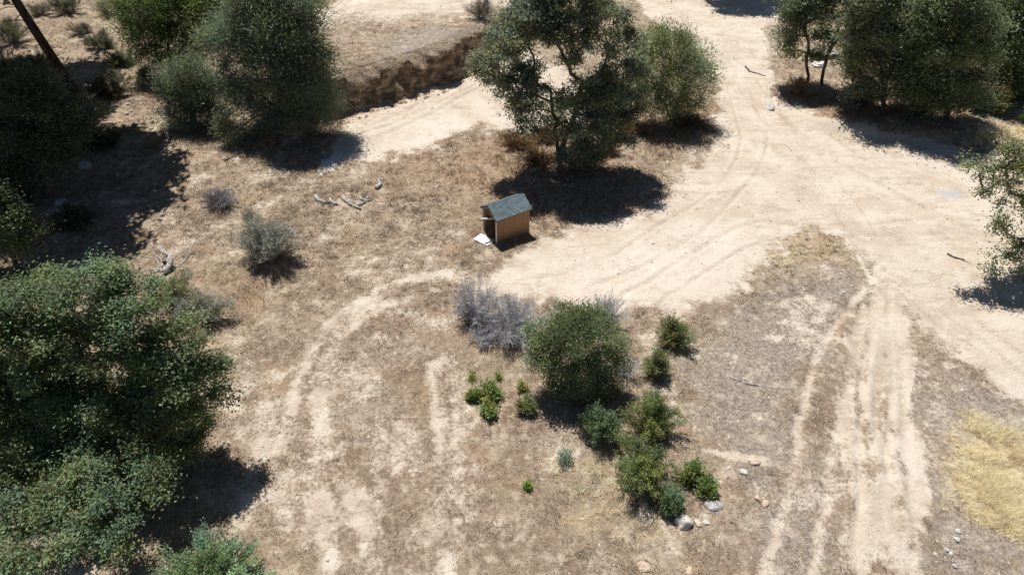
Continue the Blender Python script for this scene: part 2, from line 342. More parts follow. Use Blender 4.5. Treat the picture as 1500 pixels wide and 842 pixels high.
def leaf_material(name, hue=(1, 1, 1), rough=0.5, trans=0.25, spec=0.3, tint=(1.15, 1.25, 0.6)):
    t = NT(name); c = t.attr('col').outputs['Color']
    c = t.mix(1.0, c, hue, 'MULTIPLY'); t.base(c, rough); t.b.inputs['Specular IOR Level'].default_value = spec
    tr = t.new('ShaderNodeBsdfTranslucent'); t.put(tr.inputs[0], t.mix(1.0, c, tint, 'MULTIPLY'))
    ms = t.new('ShaderNodeMixShader'); ms.inputs[0].default_value = trans
    t.t.links.new(t.b.outputs[0], ms.inputs[1]); t.t.links.new(tr.outputs[0], ms.inputs[2])
    t.t.links.new(ms.outputs[0], t.n['Material Output'].inputs[0]); return t.m
M_LEAF = leaf_material('leaf', hue=(2.8, 2.5, 2.6), rough=0.55, trans=0.4, spec=0.28)
M_BLADE = leaf_material('dry_blade', rough=0.75, trans=0.3, spec=0.15, tint=(1, 0.95, 0.88))
def bark_material(name, a, b, sc=9):
    t = NT(name); P = t.obj((1, 1, 0.25)); n = t.noise(P, sc, 6, 0.7)
    t.base(t.mix(t.smooth(n, 0.35, 0.65), a, b), 0.92); t.bump(n, 0.6, 0.03); return t.m
M_BARK = bark_material('oak_bark', (0.055, 0.045, 0.038), (0.20, 0.175, 0.155))
M_PINE = bark_material('pine_bark', (0.03, 0.022, 0.018), (0.11, 0.08, 0.06), 5)
M_TWIG = bark_material('shrub_stem', (0.10, 0.085, 0.075), (0.27, 0.24, 0.22), 20)
M_DEAD = bark_material('dead_twig', (0.37, 0.365, 0.385), (0.60, 0.59, 0.61), 20)
M_DARKDEAD = bark_material('old_dead_twig', (0.17, 0.155, 0.16), (0.36, 0.34, 0.36), 20)
M_DRYSTALK = bark_material('dry_stalk', (0.09, 0.062, 0.042), (0.24, 0.17, 0.11), 20)
M_LOG = bark_material('weathered_log', (0.15, 0.135, 0.125), (0.58, 0.55, 0.52), 11)
def rock_material(name, a, b):
    t = NT(name); n = t.noise(t.obj(), 6, 6, 0.65); c = t.mix(t.smooth(n, 0.35, 0.65), a, b)
    c = t.mix(t.smooth(t.noise(t.obj(), 25, 3), 0.58, 0.7, 0, 0.5), c, tuple(v*0.5 for v in a)); t.base(c, 0.85); t.bump(n, 0.5, 0.05); return t.m
M_ROCKW = rock_material('pale_rock', (0.44, 0.41, 0.37), (0.66, 0.63, 0.58))
M_ROCKG = rock_material('grey_rock', (0.34, 0.32, 0.31), (0.56, 0.54, 0.52))
M_ROCKO = rock_material('tan_rock', (0.46, 0.34, 0.25), (0.64, 0.52, 0.41))

# ------------------------------------------------------------------ ground sheet, cut into its surfaces
ny, nx = GX.shape
gv = np.stack([GX.ravel(), GY.ravel(), GH.ravel()], 1)
gy_, gx_ = np.gradient(GH, YS, XS); NRM = np.stack([-gx_.ravel(), -gy_.ravel(), np.ones(nx*ny)], 1); NRM /= np.linalg.norm(NRM, axis=1)[:, None]
ii = (np.arange(ny-1)[:, None]*nx + np.arange(nx-1)[None, :]).ravel()
quads = np.stack([ii, ii+1, ii+1+nx, ii+nx], 1)
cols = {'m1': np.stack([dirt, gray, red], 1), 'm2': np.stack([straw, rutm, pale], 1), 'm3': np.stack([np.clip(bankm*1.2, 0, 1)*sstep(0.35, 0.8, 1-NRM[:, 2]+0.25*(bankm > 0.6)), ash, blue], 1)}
cls = np.zeros(nx*ny, int); cls[(dirt > 0.45) & (np.maximum.reduce([yard, bench, upper]) > 0.4)] = 1; cls[(track > 0.5) & (cls == 0)] = 2
cls[(path > 0.5) & (cls == 0)] = 3
qc = cls[quads[:, 0]]
for k, nm in enumerate(['ground', 'dirt_road', 'wheel_track', 'dirt_path']):
    q = quads[qc == k]; u, inv = np.unique(q, return_inverse=True)
    me = mesh(nm, gv[u], inv.reshape(-1, 4), [M_SOIL], True, {c: v[u] for c, v in cols.items()})
    me.normals_split_custom_set_from_vertices(NRM[u].astype(np.float32))
    link(nm, me, kind='structure')

def bank_face():
    P = np.array(smooth_line([p for p in BANK if p[0] < 7.5], 3)); P = P[P[:, 0] > -18.6]; u = np.cumsum(np.r_[0, np.linalg.norm(np.diff(P, axis=0), axis=1)]); m = int(u[-1]/0.11)
    uu = np.linspace(0, u[-1], m); P = np.stack([np.interp(uu, u, P[:, k]) for k in (0, 1)], 1); T = unit2(np.gradient(P, axis=0)); Nn = np.stack([T[:, 1], -T[:, 0]], 1)
    kern = np.ones(15)/15; Nn = np.stack([np.convolve(np.pad(Nn[:, k], 7, 'edge'), kern, 'valid') for k in (0, 1)], 1)
    amp = TERR*sstep(-18.5, -13.2, P[:, 0])*(1-sstep(-3.0, 6, P[:, 0])); nv = 20; V = np.zeros((m, nv, 3))
    foot = ground_z(*(P+Nn*1.0).T); top = ground_z(*(P-Nn*1.25).T); notch = sstep(0.50, 0.74, fbm(uu*0.55, uu*0+9, 121, 4))*0.75*amp/TERR+0.22*(fbm(uu*2.2, uu*0+4, 123, 3)-0.5)*amp/TERR
    for j in range(nv):
        if j < nv-4:
            f = j/(nv-5); o = 0.78*(1-f)**1.6 + 0.16 + 0.55*(fbm(uu*0.7, uu*0+f*1.6, 111, 4)-0.5)*2.4*(0.35+f) + 0.26*(fbm(uu*2.6, uu*0+f*4.0, 113, 4)-0.5)*2 + 0.16*sstep(0.75, 1.0, np.full(m, f))*fbm(uu*1.7, uu*0, 115, 3)
            o *= np.clip(amp/1.2, 0.25, 1); z = foot-0.12+(top+0.05-notch-foot+0.12)*f+0.16*(fbm(uu*2.3, uu*0+f*4, 117, 3)-0.5)*np.clip(amp, 0, 1)
            of = o
        else:
            f = (j-(nv-5))/4.0; o = of*(1-f)-1.45*f; z = top+0.05*(1-f)-notch*(1-f)**1.5-0.06*(f == 1)+0.04*(fbm(uu*2, uu*0+f*3, 119, 2)-0.5)
        V[:, j, :2] = P+Nn*np.reshape(o, (-1, 1)); V[:, j, 2] = z
    ii_ = (np.arange(m-1)[:, None]*nv+np.arange(nv-1)[None, :]).ravel(); q = np.stack([ii_, ii_+nv, ii_+nv+1, ii_+1], 1)
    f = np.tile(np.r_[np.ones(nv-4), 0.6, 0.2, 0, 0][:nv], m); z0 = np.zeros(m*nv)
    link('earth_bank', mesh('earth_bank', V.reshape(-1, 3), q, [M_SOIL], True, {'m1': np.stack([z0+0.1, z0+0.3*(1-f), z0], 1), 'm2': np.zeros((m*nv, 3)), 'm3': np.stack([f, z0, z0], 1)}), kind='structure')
    return P, Nn, foot, top, amp, V[:, nv-5:, :]
def unit2(v): return v/(np.linalg.norm(v, axis=1)[:, None]+1e-9)
BANKDATA = bank_face()

# ------------------------------------------------------------------ plant builders
def unit(v): return v/(np.linalg.norm(v, axis=-1, keepdims=True)+1e-9)
def tubes(P0, P1, R0, R1, k=5):
    P0, P1 = np.asarray(P0), np.asarray(P1); n = len(P0); d = unit(P1-P0)
    a = np.where(np.abs(d[:, 2:3]) < 0.9, np.array([[0, 0, 1.0]]), np.array([[1.0, 0, 0]]))
    s = unit(np.cross(d, a)); t = np.cross(d, s); th = np.arange(k)*2*math.pi/k
    ring = s[:, None, :]*np.cos(th)[None, :, None] + t[:, None, :]*np.sin(th)[None, :, None]
    V = np.concatenate([P0[:, None, :]+ring*np.asarray(R0)[:, None, None], P1[:, None, :]+ring*np.asarray(R1)[:, None, None]], 1).reshape(-1, 3)
    b = (np.arange(n)*2*k)[:, None]; j = np.arange(k)[None, :]; j2 = (j+1) % k
    Fq = np.stack([b+j, b+j2, b+k+j2, b+k+j], 2).reshape(-1, 4)
    return V, Fq
def leaves(C, L, Wd, col, rng, up=0.6, along=None, jit=0.25):
    """diamond leaves at C, lengths L, widths Wd; returns V,F,cols"""
    n = len(C); nrm = unit(rng.normal(size=(n, 3))*0.75+np.array([0, 0.1, up+0.5]))
    d = rng.normal(size=(n, 3)) if along is None else along + rng.normal(size=(n, 3))*jit
    d = unit(d - nrm*np.sum(d*nrm, 1, keepdims=True)) if along is None else unit(d)
    s = unit(np.cross(nrm, d)+1e-6); L = np.asarray(L)[:, None]; Wd = np.asarray(Wd)[:, None]
    V = np.stack([C-d*L*0.45+s*Wd*0.5, C-d*L*0.45-s*Wd*0.5, C+d*L*0.55+s*Wd*0.12*rng.normal(size=(n, 1))], 1).reshape(-1, 3)
    return V, np.arange(n*3).reshape(-1, 3), np.repeat(col, 3, 0)
def leaf_cols(n, c, rng, var=0.25, alt=None, altp=0.0, clump=None):
    b = np.array(c)[None, :]*(1+rng.normal(size=(n, 1))*var)*(1+rng.normal(size=(n, 3))*0.08)
    if clump is not None: b = b*(clump[:, None] if clump.ndim == 1 else clump)
    if alt is not None:
        m = rng.random(n) < altp; b[m] = np.array(alt)*(1+rng.normal(size=(m.sum(), 1))*0.2)
    return np.clip(b, 0.004, 0.9)

def tree(name, base_px, trunk_px, lobes, label, cat='tree', group=None, n_clumps=260, n_leaves=30000, leaf=(0.12, 0.075), col=(0.06, 0.085, 0.045),
         trunk_r=0.22, spread=0.36, flat_=0.65, wisp=0.0, seed=1, bark=None, alt=None, altp=0.0, base=None, hollow=0.45, gap=0.0, up=0.6, var=0.25, tip=0.012):
    """lobes: (px, py, dy, r) - a crown lobe seen at that pixel, dy metres beyond the trunk's foot, radius r"""
    rng = np.random.default_rng(seed); B = at(*base_px) if base is None else np.array(base, float); bark = bark or M_BARK
    LB = [(np.array(l[:3], float), l[3]) if len(l) == 5 else (on_y(l[0], l[1], B[1]+l[2]), l[3]) for l in lobes]
    # trunk nodes
    nodes = [B-np.array([0, 0, 0.25])]; par = [-1]; limb = [0]
    def addpath(start, pts, lid):
        j = start
        for p in pts:
            a = nodes[j]; m = max(1, int(np.linalg.norm(p-a)/0.6))
            for i in range(1, m+1):
                q = a+(p-a)*i/m + (rng.normal(size=3)*0.05 if i < m else 0); nodes.append(q); par.append(j); limb.append(lid); j = len(nodes)-1
        return j
    forks = [addpath(0, [np.array(q[:3], float) if len(q) == 4 else on_y(q[0], q[1], B[1]+q[2]) for q in tp], 0) for tp in trunk_px]
    # clump centres
    vol = np.array([r**2.3 for _, r in LB]); cnt = np.maximum(3, (vol/vol.sum()*n_clumps).astype(int)); A = []
    for (c, r), k in zip(LB, cnt):
        d = unit(rng.normal(size=(k*2, 3))); d[:, 2] = np.where(rng.random(k*2) < 0.45, np.abs(d[:, 2]), d[:, 2]); rad = (hollow+(1-hollow)*rng.random((k*2, 1))**0.6)*r*(0.85+0.3*rng.random((k*2, 1)))
        p = c + d*rad*np.array([1, 1, 0.85])
        if gap > 0:
            nz = fbm(p[:, 0]*0.8+p[:, 2]*0.5, p[:, 1]*0.8+p[:, 2]*0.7, seed, 2); p = p[np.argsort(-nz)]; p = p[:max(3, int(k*(2-gap)/1.0))][:k] if gap >= 1 else p[rng.permutation(len(p))]
        A.append(p[:k])
    A = np.vstack(A); gzv = ground_z(A[:, 0], A[:, 1]); A[:, 2] = np.maximum(A[:, 2], gzv+0.25)
    root = nodes[forks[0]]; A = A[np.argsort(np.linalg.norm(A-root, axis=1))]
    nd = np.array(nodes); plen = np.zeros(len(nodes))
    for i in range(1, len(nodes)): plen[i] = plen[par[i]]+np.linalg.norm(nodes[i]-nodes[par[i]])
    plen = list(plen); nlimb = 0; start_ok = max(1, int(len(nodes)*0.3)); tips = []
    NA = np.zeros((len(nodes)+len(A)*14, 3)); NA[:len(nodes)] = nd; PLa = np.zeros(len(NA)); PLa[:len(nodes)] = plen; N = len(nodes)
    for a in A:
        dist = np.linalg.norm(NA[:N]-a, axis=1); cost = dist*1.0 + 0.28*PLa[:N]; cost[:start_ok] += 50; j = int(np.argmin(cost))
        D = dist[j]; m = int(np.clip(D/0.4, 1, 12)); p0 = NA[j]
        pd = unit(p0-NA[par[j]]) if par[j] >= 0 else np.array([0, 0, 1.0])
        c = p0 + pd*D*0.35 + np.array([0, 0, 0.08*D]); lid = limb[j]
        if lid == 0: nlimb += 1; lid = nlimb
        for i in range(1, m+1):
            t = i/m; q = (1-t)**2*p0+2*t*(1-t)*c+t*t*a + (rng.normal(size=3)*0.04 if i < m else 0)
            NA[N] = q; PLa[N] = PLa[j if i == 1 else N-1]+D/m; par.append(j if i == 1 else N-1); limb.append(lid); N += 1
        tips.append(N-1)
    ar = np.zeros(N); ar[tips] = tip**2.2; par_ = np.array(par); ch = np.zeros(N, bool)
    for i in range(N-1, 0, -1):
        if ar[i] == 0: ar[i] = tip**2.2
        ar[par_[i]] += ar[i]
    r = ar**(1/2.2); r = r*(trunk_r/r[0])**(np.clip(r/r[0], 0, 1)**0.25)
    r[0] *= 1.35
    org = nd[0]+np.array([0, 0, 0.25]); root_e = link(name, None, None, org, label, cat, group); root_e.empty_display_size = 0.3
    idx = np.arange(1, N); lim = np.array(limb)[1:]
    big = [l for l in range(1, nlimb+1) if r[idx[lim == l][0]] > 0.035] if nlimb else []
    groups = [('trunk', np.isin(lim, big, invert=True))]+[('limb', lim == l) for l in big]
    for nm, msk in groups:
        e = idx[msk]
        V, Fq = tubes(NA[par_[e]], NA[e], np.minimum(r[par_[e]], r[e]*1.35), r[e], 6 if nm == 'trunk' else 4)
        link(nm, mesh(nm, V-org, Fq, [bark], True), root_e)
    # leaves
    k = rng.integers(0, len(A), n_leaves); cl = A[k]; cw = rng.random((len(A), 1)); cv = ((0.68+0.62*rng.random((len(A), 1)))*(np.array([[1.18, 1.02, 0.80]])*cw+np.array([[0.88, 0.98, 1.10]])*(1-cw)))[k]
    sp = spread*(0.7+0.6*rng.random(len(A)))[k]
    off = rng.normal(size=(n_leaves, 3))*sp[:, None]*np.array([1, 1, flat_])*np.where(rng.random((n_leaves, 1)) < 0.08, 1.7, 1.0)
    P = cl+off; gz = ground_z(P[:, 0], P[:, 1]); P[:, 2] = np.maximum(P[:, 2], gz+0.05+0.15*rng.random(n_leaves))
    along = None
    if wisp > 0:
        ctr = np.mean(A, 0); along = unit(off+np.array([0, 0, 0.10])+0.5*unit(cl-ctr))
    Ls = 1.2*leaf[0]*(0.7+0.6*rng.random(n_leaves)); Ws = 1.2*leaf[1]*(0.7+0.6*rng.random(n_leaves))
    V, Fq, cc = leaves(P, Ls, Ws, leaf_cols(n_leaves, col, rng, var, alt, altp, cv), rng, up, along, 0.45)
    link('crown', mesh('crown', V-org, Fq, [M_LEAF], False, {'col': cc}), root_e)
    return root_e

def shrub(name, base_px, R, Hh, label, cat='shrub', group=None, stems=90, n_leaves=6000, leaf=(0.085, 0.035), col=(0.07, 0.095, 0.045), seed=1, alt=None, altp=0.0,
          twig=None, lumps=0.25, erect=0.6, start=0.3, jit=0.07, twigs=0, ex=1.0, stem_r=0.012, base=None, var=0.25, sides=3, pull=0.45):
    """many stems from one foot; R and Hh are the radius and the height in metres, ex stretches across"""
    rng = np.random.default_rng(seed); B = at(*base_px) if base is None else np.array(base, float); twig = twig or M_TWIG
    th = rng.random(stems)*2*math.pi; ct = rng.random(stems)**erect          # ct: share of the way out
    nl = 7; lt = rng.random(nl)*2*math.pi; lc = rng.random(nl)**0.7; lf = 0.62+0.55*rng.random(nl)
    dd = (np.cos(th)[:, None]*ct[:, None]-np.cos(lt)*lc)**2+(np.sin(th)[:, None]*ct[:, None]-np.sin(lt)*lc)**2; near_l = np.argmin(dd, 1)
    lump = lf[near_l]*(1-lumps*0.5*rng.random(stems)); lump = np.where(rng.random(stems) < 0.10, lump*1.25, lump)/0.86
    th = np.where(rng.random(stems) < 0.75, th+pull*np.sin(lt[near_l]-th), th)
    el = np.sqrt(np.clip(1-(ct*0.93)**2.2, 0.03, 1))
    tipp = np.stack([np.cos(th)*ct*R*ex*lump, np.sin(th)*ct*R*lump, el*Hh*lump], 1)
    b0 = np.stack([np.cos(th), np.sin(th), np.zeros(stems)], 1)*(R*0.16*rng.random((stems, 1))) - np.array([0, 0, 0.06])
    c = b0*0.5 + tipp*np.array([0.45, 0.45, 0.62]) + rng.normal(size=(stems, 3))*0.06*R
    m = 5; t = np.linspace(0, 1, m+1)[None, :, None]
    Q = (1-t)**2*b0[:, None, :]+2*t*(1-t)*c[:, None, :]+t*t*tipp[:, None, :]; Q[:, 1:-1] += rng.normal(size=(stems, m-1, 3))*0.025*R
    rr = (np.linspace(1, 0.25, m+1)[None, :]*stem_r*(0.7+0.6*rng.random((stems, 1))))
    V, Fq = tubes(Q[:, :-1].reshape(-1, 3), Q[:, 1:].reshape(-1, 3), rr[:, :-1].ravel(), rr[:, 1:].ravel(), sides)
    dirs = unit(Q[:, 1:]-Q[:, :-1])
    root = link(name, None, None, B, label, cat, group); root.empty_display_size = 0.2
    if twigs:
        k = rng.integers(0, stems, twigs); s_ = rng.integers(1, m, twigs); f = rng.random((twigs, 1)); p = Q[k, s_]*(1-f)+Q[k, s_+1]*f
        d = unit(dirs[k, s_]+rng.normal(size=(twigs, 3))*0.75+np.array([0, 0, 0.15])); l = R*0.3*(0.4+rng.random((twigs, 1)))
        e = p+d*l; tr = stem_r*0.45*np.ones(twigs)
        V2, F2 = tubes(p, e, tr, tr*0.45, 3)
        Fq = np.vstack([Fq, F2+len(V)]); V = np.vstack([V, V2])
    V[:, 2] = np.maximum(V[:, 2], -0.12)
    link('stems', mesh('stems', V, Fq, [twig], False), root)
    if n_leaves:
        k = rng.integers(0, stems, n_leaves); u = start+(1-start)*rng.random(n_leaves)**0.65; s_ = np.clip((u*m).astype(int), 0, m-1); f = (u*m-s_)[:, None]
        p = Q[k, s_]*(1-f)+Q[k, s_+1]*f + rng.normal(size=(n_leaves, 3))*jit
        p[:, 2] = np.maximum(p[:, 2], 0.03); al = dirs[k, s_]+unit(rng.normal(size=(n_leaves, 3)))*0.7
        cw = rng.random((nl, 1)); cv = ((0.75+0.5*rng.random((nl, 1)))*(np.array([[1.2, 1.03, 0.8]])*cw+np.array([[0.88, 0.97, 1.1]])*(1-cw)))[near_l[k]]
        V, Fq, cc = leaves(p, leaf[0]*(0.7+0.6*rng.random(n_leaves)), leaf[1]*(0.7+0.6*rng.random(n_leaves)), leaf_cols(n_leaves, col, rng, var, alt, altp, cv), rng, 0.8, al, 0.35)
        link('foliage', mesh('foliage', V, Fq, [M_LEAF], False, {'col': cc}), root)
    return root

# ------------------------------------------------------------------ trees
OAK = (0.068, 0.089, 0.067); OAKN = (0.062, 0.094, 0.046)
tree('oak_tree', (821, 250), [[(816, 205, 0), (808, 150, 0), (806, 112, 0)], [(818, 225, 0), (842, 170, 0.3), (852, 120, 0.3)]],
     [(722, 96, 0, 0.95), (742, 66, -0.8, 1.25), (770, 34, 0.8, 1.5), (800, 12, 0, 1.5), (842, 14, 0, 1.6), (884, 36, 0.8, 1.6), (915, 62, 0, 1.2), (912, 108, 0.4, 1.45), (892, 150, -0.6, 1.4),
      (852, 70, -1.2, 1.15), (755, 112, 0.8, 1.1), (868, 185, -0.8, 1.3), (820, -20, 0, 1.5), (772, 140, 0.2, 0.7), (852, 216, -0.8, 0.95), (890, 182, 0.4, 1.2), (905, 205, 0.2, 0.9), (838, 232, -0.9, 0.8), (872, 228, -0.3, 0.9), (828, 190, -1.2, 0.7), (925, 150, 0.3, 1.0), (725, 120, 0.4, 0.7), (765, 165, 0.3, 0.6), (745, 135, -0.3, 0.9), (800, 185, 0.6, 0.6), (790, 128, -0.4, 0.6), (762, 152, 0.5, 0.7), (830, 140, -0.9, 0.7), (842, 165, -1.0, 0.8), (780, 195, 0.8, 0.5), (815, 60, -0.8, 1.2), (860, 130, -0.5, 1.1), (705, 105, 0.2, 0.5), (790, 165, 0.5, 0.7), (755, 185, 0.6, 0.5), (905, 170, 0.5, 1.1), (880, 130, 0.8, 1.2), (820, 165, 0.9, 0.8), (775, 110, 0.6, 1.0), (850, 200, 0.2, 0.9), (805, 30, -0.6, 1.3)],
     'tall spreading oak with forked trunk and open crown beside the shed', n_clumps=560, n_leaves=100000, leaf=(0.115, 0.08), col=(0.074, 0.095, 0.074), trunk_r=0.2, spread=0.25, flat_=0.7, seed=3)
tree('broad_bush', (985, 178), [[(982, 150, 0)], [(975, 155, 0.2), (960, 130, 0)], [(992, 150, 0), (1005, 125, 0)]],
     [(955, 92, 0, 1.5), (985, 68, 0, 1.4), (1012, 88, 0, 1.3), (1030, 112, 0, 1.05), (985, 120, -0.8, 1.5), (950, 135, -0.3, 1.3), (1012, 135, 0.4, 1.2), (962, 58, 0.5, 1.0), (975, 155, -0.5, 1.2), (1000, 160, 0, 1.1)],
     'tall rounded grey-green bush growing against the open-crowned oak', cat='bush', n_clumps=210, n_leaves=30000, leaf=(0.15, 0.045), col=(0.075, 0.10, 0.060), trunk_r=0.09, spread=0.36, flat_=1.0, wisp=1, seed=5, hollow=0.35)
GG = (0.072, 0.098, 0.078)
tree('grey_green_tree', (408, 180), [[(410, 160, 0), (405, 120, 0)], [(418, 165, 0), (440, 130, 0)], [(405, 170, 0), (380, 130, 0)]],
     [(405, 40, 0, 2.0), (445, 92, 0, 1.8), (468, 132, -0.3, 1.2), (370, 40, 0.8, 1.8), (395, 95, -1.2, 1.7), (428, 8, 0.8, 1.9), (385, 165, -1.2, 1.2), (350, 100, 0.3, 1.3), (345, 185, -1.4, 0.9), (425, 150, -1.0, 1.4), (375, 0, 0.5, 1.9), (452, 45, 0.6, 1.4), (330, 60, 0.8, 1.3), (405, 190, -1, 1.0), (440, 175, -0.6, 1.1), (470, 160, -0.3, 1.0), (365, 205, -1.6, 0.8), (425, 120, -1.2, 1.5), (355, 140, -0.6, 1.2), (400, 205, -1.6, 0.8), (455, 120, -0.8, 1.3)],
     'huge silvery grey-green tree with drooping foliage by the cut earth bank', n_clumps=520, n_leaves=120000, leaf=(0.18, 0.045), col=GG, trunk_r=0.2, spread=0.40, flat_=1.0, wisp=1, seed=7, hollow=0.5, up=0.4)
tree('grey_green_bush', (285, 182), [[(283, 160, 0)], [(278, 168, 0), (262, 150, 0)]],
     [(282, 108, 0, 1.2), (255, 128, 0, 1.0), (305, 130, -0.4, 1.1), (265, 155, -0.4, 1.0), (295, 160, -0.5, 0.9), (240, 118, 0.3, 0.8), (315, 165, -0.4, 0.8), (275, 175, -0.6, 0.8), (250, 170, -0.3, 0.7), (300, 190, -0.8, 0.6)],
     'low silvery bush under the huge grey-green tree', cat='bush', n_clumps=150, n_leaves=22000, leaf=(0.18, 0.045), col=(0.068, 0.092, 0.078), trunk_r=0.08, spread=0.34, flat_=1.0, wisp=1, seed=9)
tree('evergreen_tree', (250, 112), [[(248, 90, 0), (246, 60, 0)], [(255, 95, 0), (275, 60, 0)]],
     [(225, 35, 0, 1.6), (280, 15, 0, 1.7), (198, 55, 0, 1.1), (318, 20, 0, 1.5), (255, 62, -0.8, 1.5), (212, 0, 0, 1.5), (300, 60, -0.5, 1.4), (222, 78, -0.4, 1.0), (250, -20, 0.5, 1.8), (330, -10, 0.5, 1.6), (240, 95, -0.4, 1.0), (275, 85, -0.7, 1.2), (205, 85, 0, 0.8), (190, 25, 0.2, 1.1), (240, 20, -0.8, 1.5), (300, 40, -1.0, 1.4), (180, 0, 0.4, 1.1)],
     'deep green bushy tree behind the low silvery bush', n_clumps=330, n_leaves=60000, leaf=(0.16, 0.055), col=(0.055, 0.088, 0.036), trunk_r=0.15, spread=0.38, flat_=0.9, wisp=1, seed=11)
tree('oak_tree', (1183, 122), [[(1181, 95, 0), (1184, 60, 0)]],
     [(1152, 58, 0, 0.9), (1185, 22, 0, 1.3), (1208, 55, 0, 0.9), (1172, -8, 0, 1.3), (1158, 82, 0.2, 0.5), (1195, 80, 0.3, 0.7), (1162, 30, 0.4, 1.0), (1205, 0, 0.3, 1.2)],
     'slim small-crowned oak with thin straight trunk beside the dirt road', n_clumps=140, n_leaves=19000, leaf=(0.15, 0.08), col=(0.070, 0.096, 0.068), trunk_r=0.11, spread=0.33, seed=13)
tree('oak_tree', (1205, 124), [[(1206, 105, 0), (1218, 70, 0), (1232, 30, 0)]],
     [(1232, 6, 0, 1.3), (1258, 36, 0.2, 1.1), (1218, -12, 0, 1.2), (1262, 8, 0.4, 1.3), (1250, 64, 0.3, 0.8), (1236, -30, 0, 1.4)],
     'leaning oak with pale bare slanting trunk beside the white bundle', n_clumps=120, n_leaves=15000, leaf=(0.15, 0.08), col=(0.066, 0.088, 0.066), trunk_r=0.12, spread=0.34, seed=15)
tree('oak_tree', (1296, 158), [[(1294, 125, 0), (1288, 85, 0)], [(1297, 130, 0), (1312, 80, 0)], [(1293, 140, 0), (1270, 110, 0)]],
     [(1288, 52, 0, 1.6), (1322, 28, 0, 1.6), (1262, 95, -0.4, 1.1), (1312, 95, 0, 1.4), (1288, -5, 0, 1.8), (1248, 112, 0, 0.9), (1330, 70, 0.5, 1.5), (1275, 70, 0.6, 1.2), (1275, 25, 0.4, 1.5), (1250, 130, -0.6, 0.7), (1325, 125, 0.3, 1.1), (1345, 100, 0.3, 1.2), (1255, 60, 0.5, 1.1), (1245, 85, 0.8, 0.9), (1280, 120, -0.6, 0.9), (1300, 140, -0.5, 0.8), (1265, 40, 0.8, 1.3)],
     'many-stemmed dusty green oak with dark bare trunks along the road', n_clumps=300, n_leaves=50000, leaf=(0.155, 0.075), col=(0.070, 0.090, 0.068), trunk_r=0.17, spread=0.36, flat_=0.8, seed=17)
tree('oak_tree', (1388, 172), [[(1388, 140, 0), (1385, 90, 0)], [(1392, 145, 0), (1410, 90, 0)]],
     [(1388, 30, 0, 1.9), (1425, 85, 0, 1.5), (1360, 90, 0, 1.6), (1398, 128, -0.8, 1.4), (1350, 28, 0, 1.8), (1400, -15, 0, 2.0), (1345, 135, -0.4, 1.1), (1430, 40, 0.3, 1.6), (1380, 80, -1.0, 1.6), (1425, 125, 0, 1.0), (1370, 150, -0.7, 1.0), (1400, 155, -0.8, 1.0), (1430, 145, -0.2, 0.9), (1335, 115, -0.2, 1.2), (1415, 60, -0.8, 1.5)],
     'largest dense dark green oak in the roadside thicket', n_clumps=380, n_leaves=70000, leaf=(0.155, 0.07), col=(0.066, 0.092, 0.058), trunk_r=0.2, spread=0.37, flat_=0.8, seed=19)
tree('oak_tree', (1490, 140), [[(1488, 110, 0), (1486, 70, 0)]],
     [(1478, 20, 0, 1.6), (1505, 70, 0, 1.6), (1465, 75, 0.4, 1.2), (1480, 115, 0, 1.1), (1515, 20, 0, 1.8), (1500, -10, 0, 1.7), (1515, 115, 0, 1.3), (1455, 30, 1.0, 1.2), (1460, 110, -0.3, 1.0), (1490, 45, -0.6, 1.4), (1450, 60, 0.4, 1.1), (1490, 135, -0.4, 0.9)],
     'dark oak at the far end of the thicket beyond the largest one', n_clumps=270, n_leaves=44000, leaf=(0.155, 0.07), col=(0.058, 0.086, 0.05), trunk_r=0.16, spread=0.36, flat_=0.8, seed=21)
tree('oak_tree', (1452, 60), [[(1452, 30, 0)]],
     [(1440, -5, 0, 1.8), (1470, 5, 0, 1.8), (1420, -20, 0, 1.8), (1455, 35, -0.5, 1.3), (1440, 40, 0, 1.4), (1500, 10, 0.5, 1.8), (1445, 65, -0.5, 1.1)],
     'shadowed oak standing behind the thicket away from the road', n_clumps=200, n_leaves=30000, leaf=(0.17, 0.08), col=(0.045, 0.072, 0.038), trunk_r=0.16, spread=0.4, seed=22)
tree('oak_tree', (1560, 392), [[(1556, 350, 0), (1545, 318, 0)], [(1558, 360, 0), (1535, 345, -0.4)]],
     [(1455, 258, 0, 0.75), (1482, 232, 0.3, 0.8), (1438, 282, 0, 0.4), (1492, 300, 0, 0.8), (1462, 330, -0.2, 0.55), (1480, 362, -0.3, 0.7), (1510, 250, 0, 1.1), (1545, 270, 0, 1.3), (1530, 320, 0, 1.0), (1455, 385, -0.3, 0.45), (1510, 385, -0.4, 0.8), (1580, 300, 0.5, 1.4), (1560, 340, -0.8, 1.0), (1425, 240, 0.3, 0.35)],
     'sparse oak with pale crooked limbs next to the bluish ash patch', n_clumps=230, n_leaves=21000, leaf=(0.11, 0.065), col=(0.075, 0.095, 0.052), trunk_r=0.2, spread=0.23, seed=23,
     bark=bark_material('pale_oak_bark', (0.14, 0.125, 0.115), (0.36, 0.33, 0.31)))
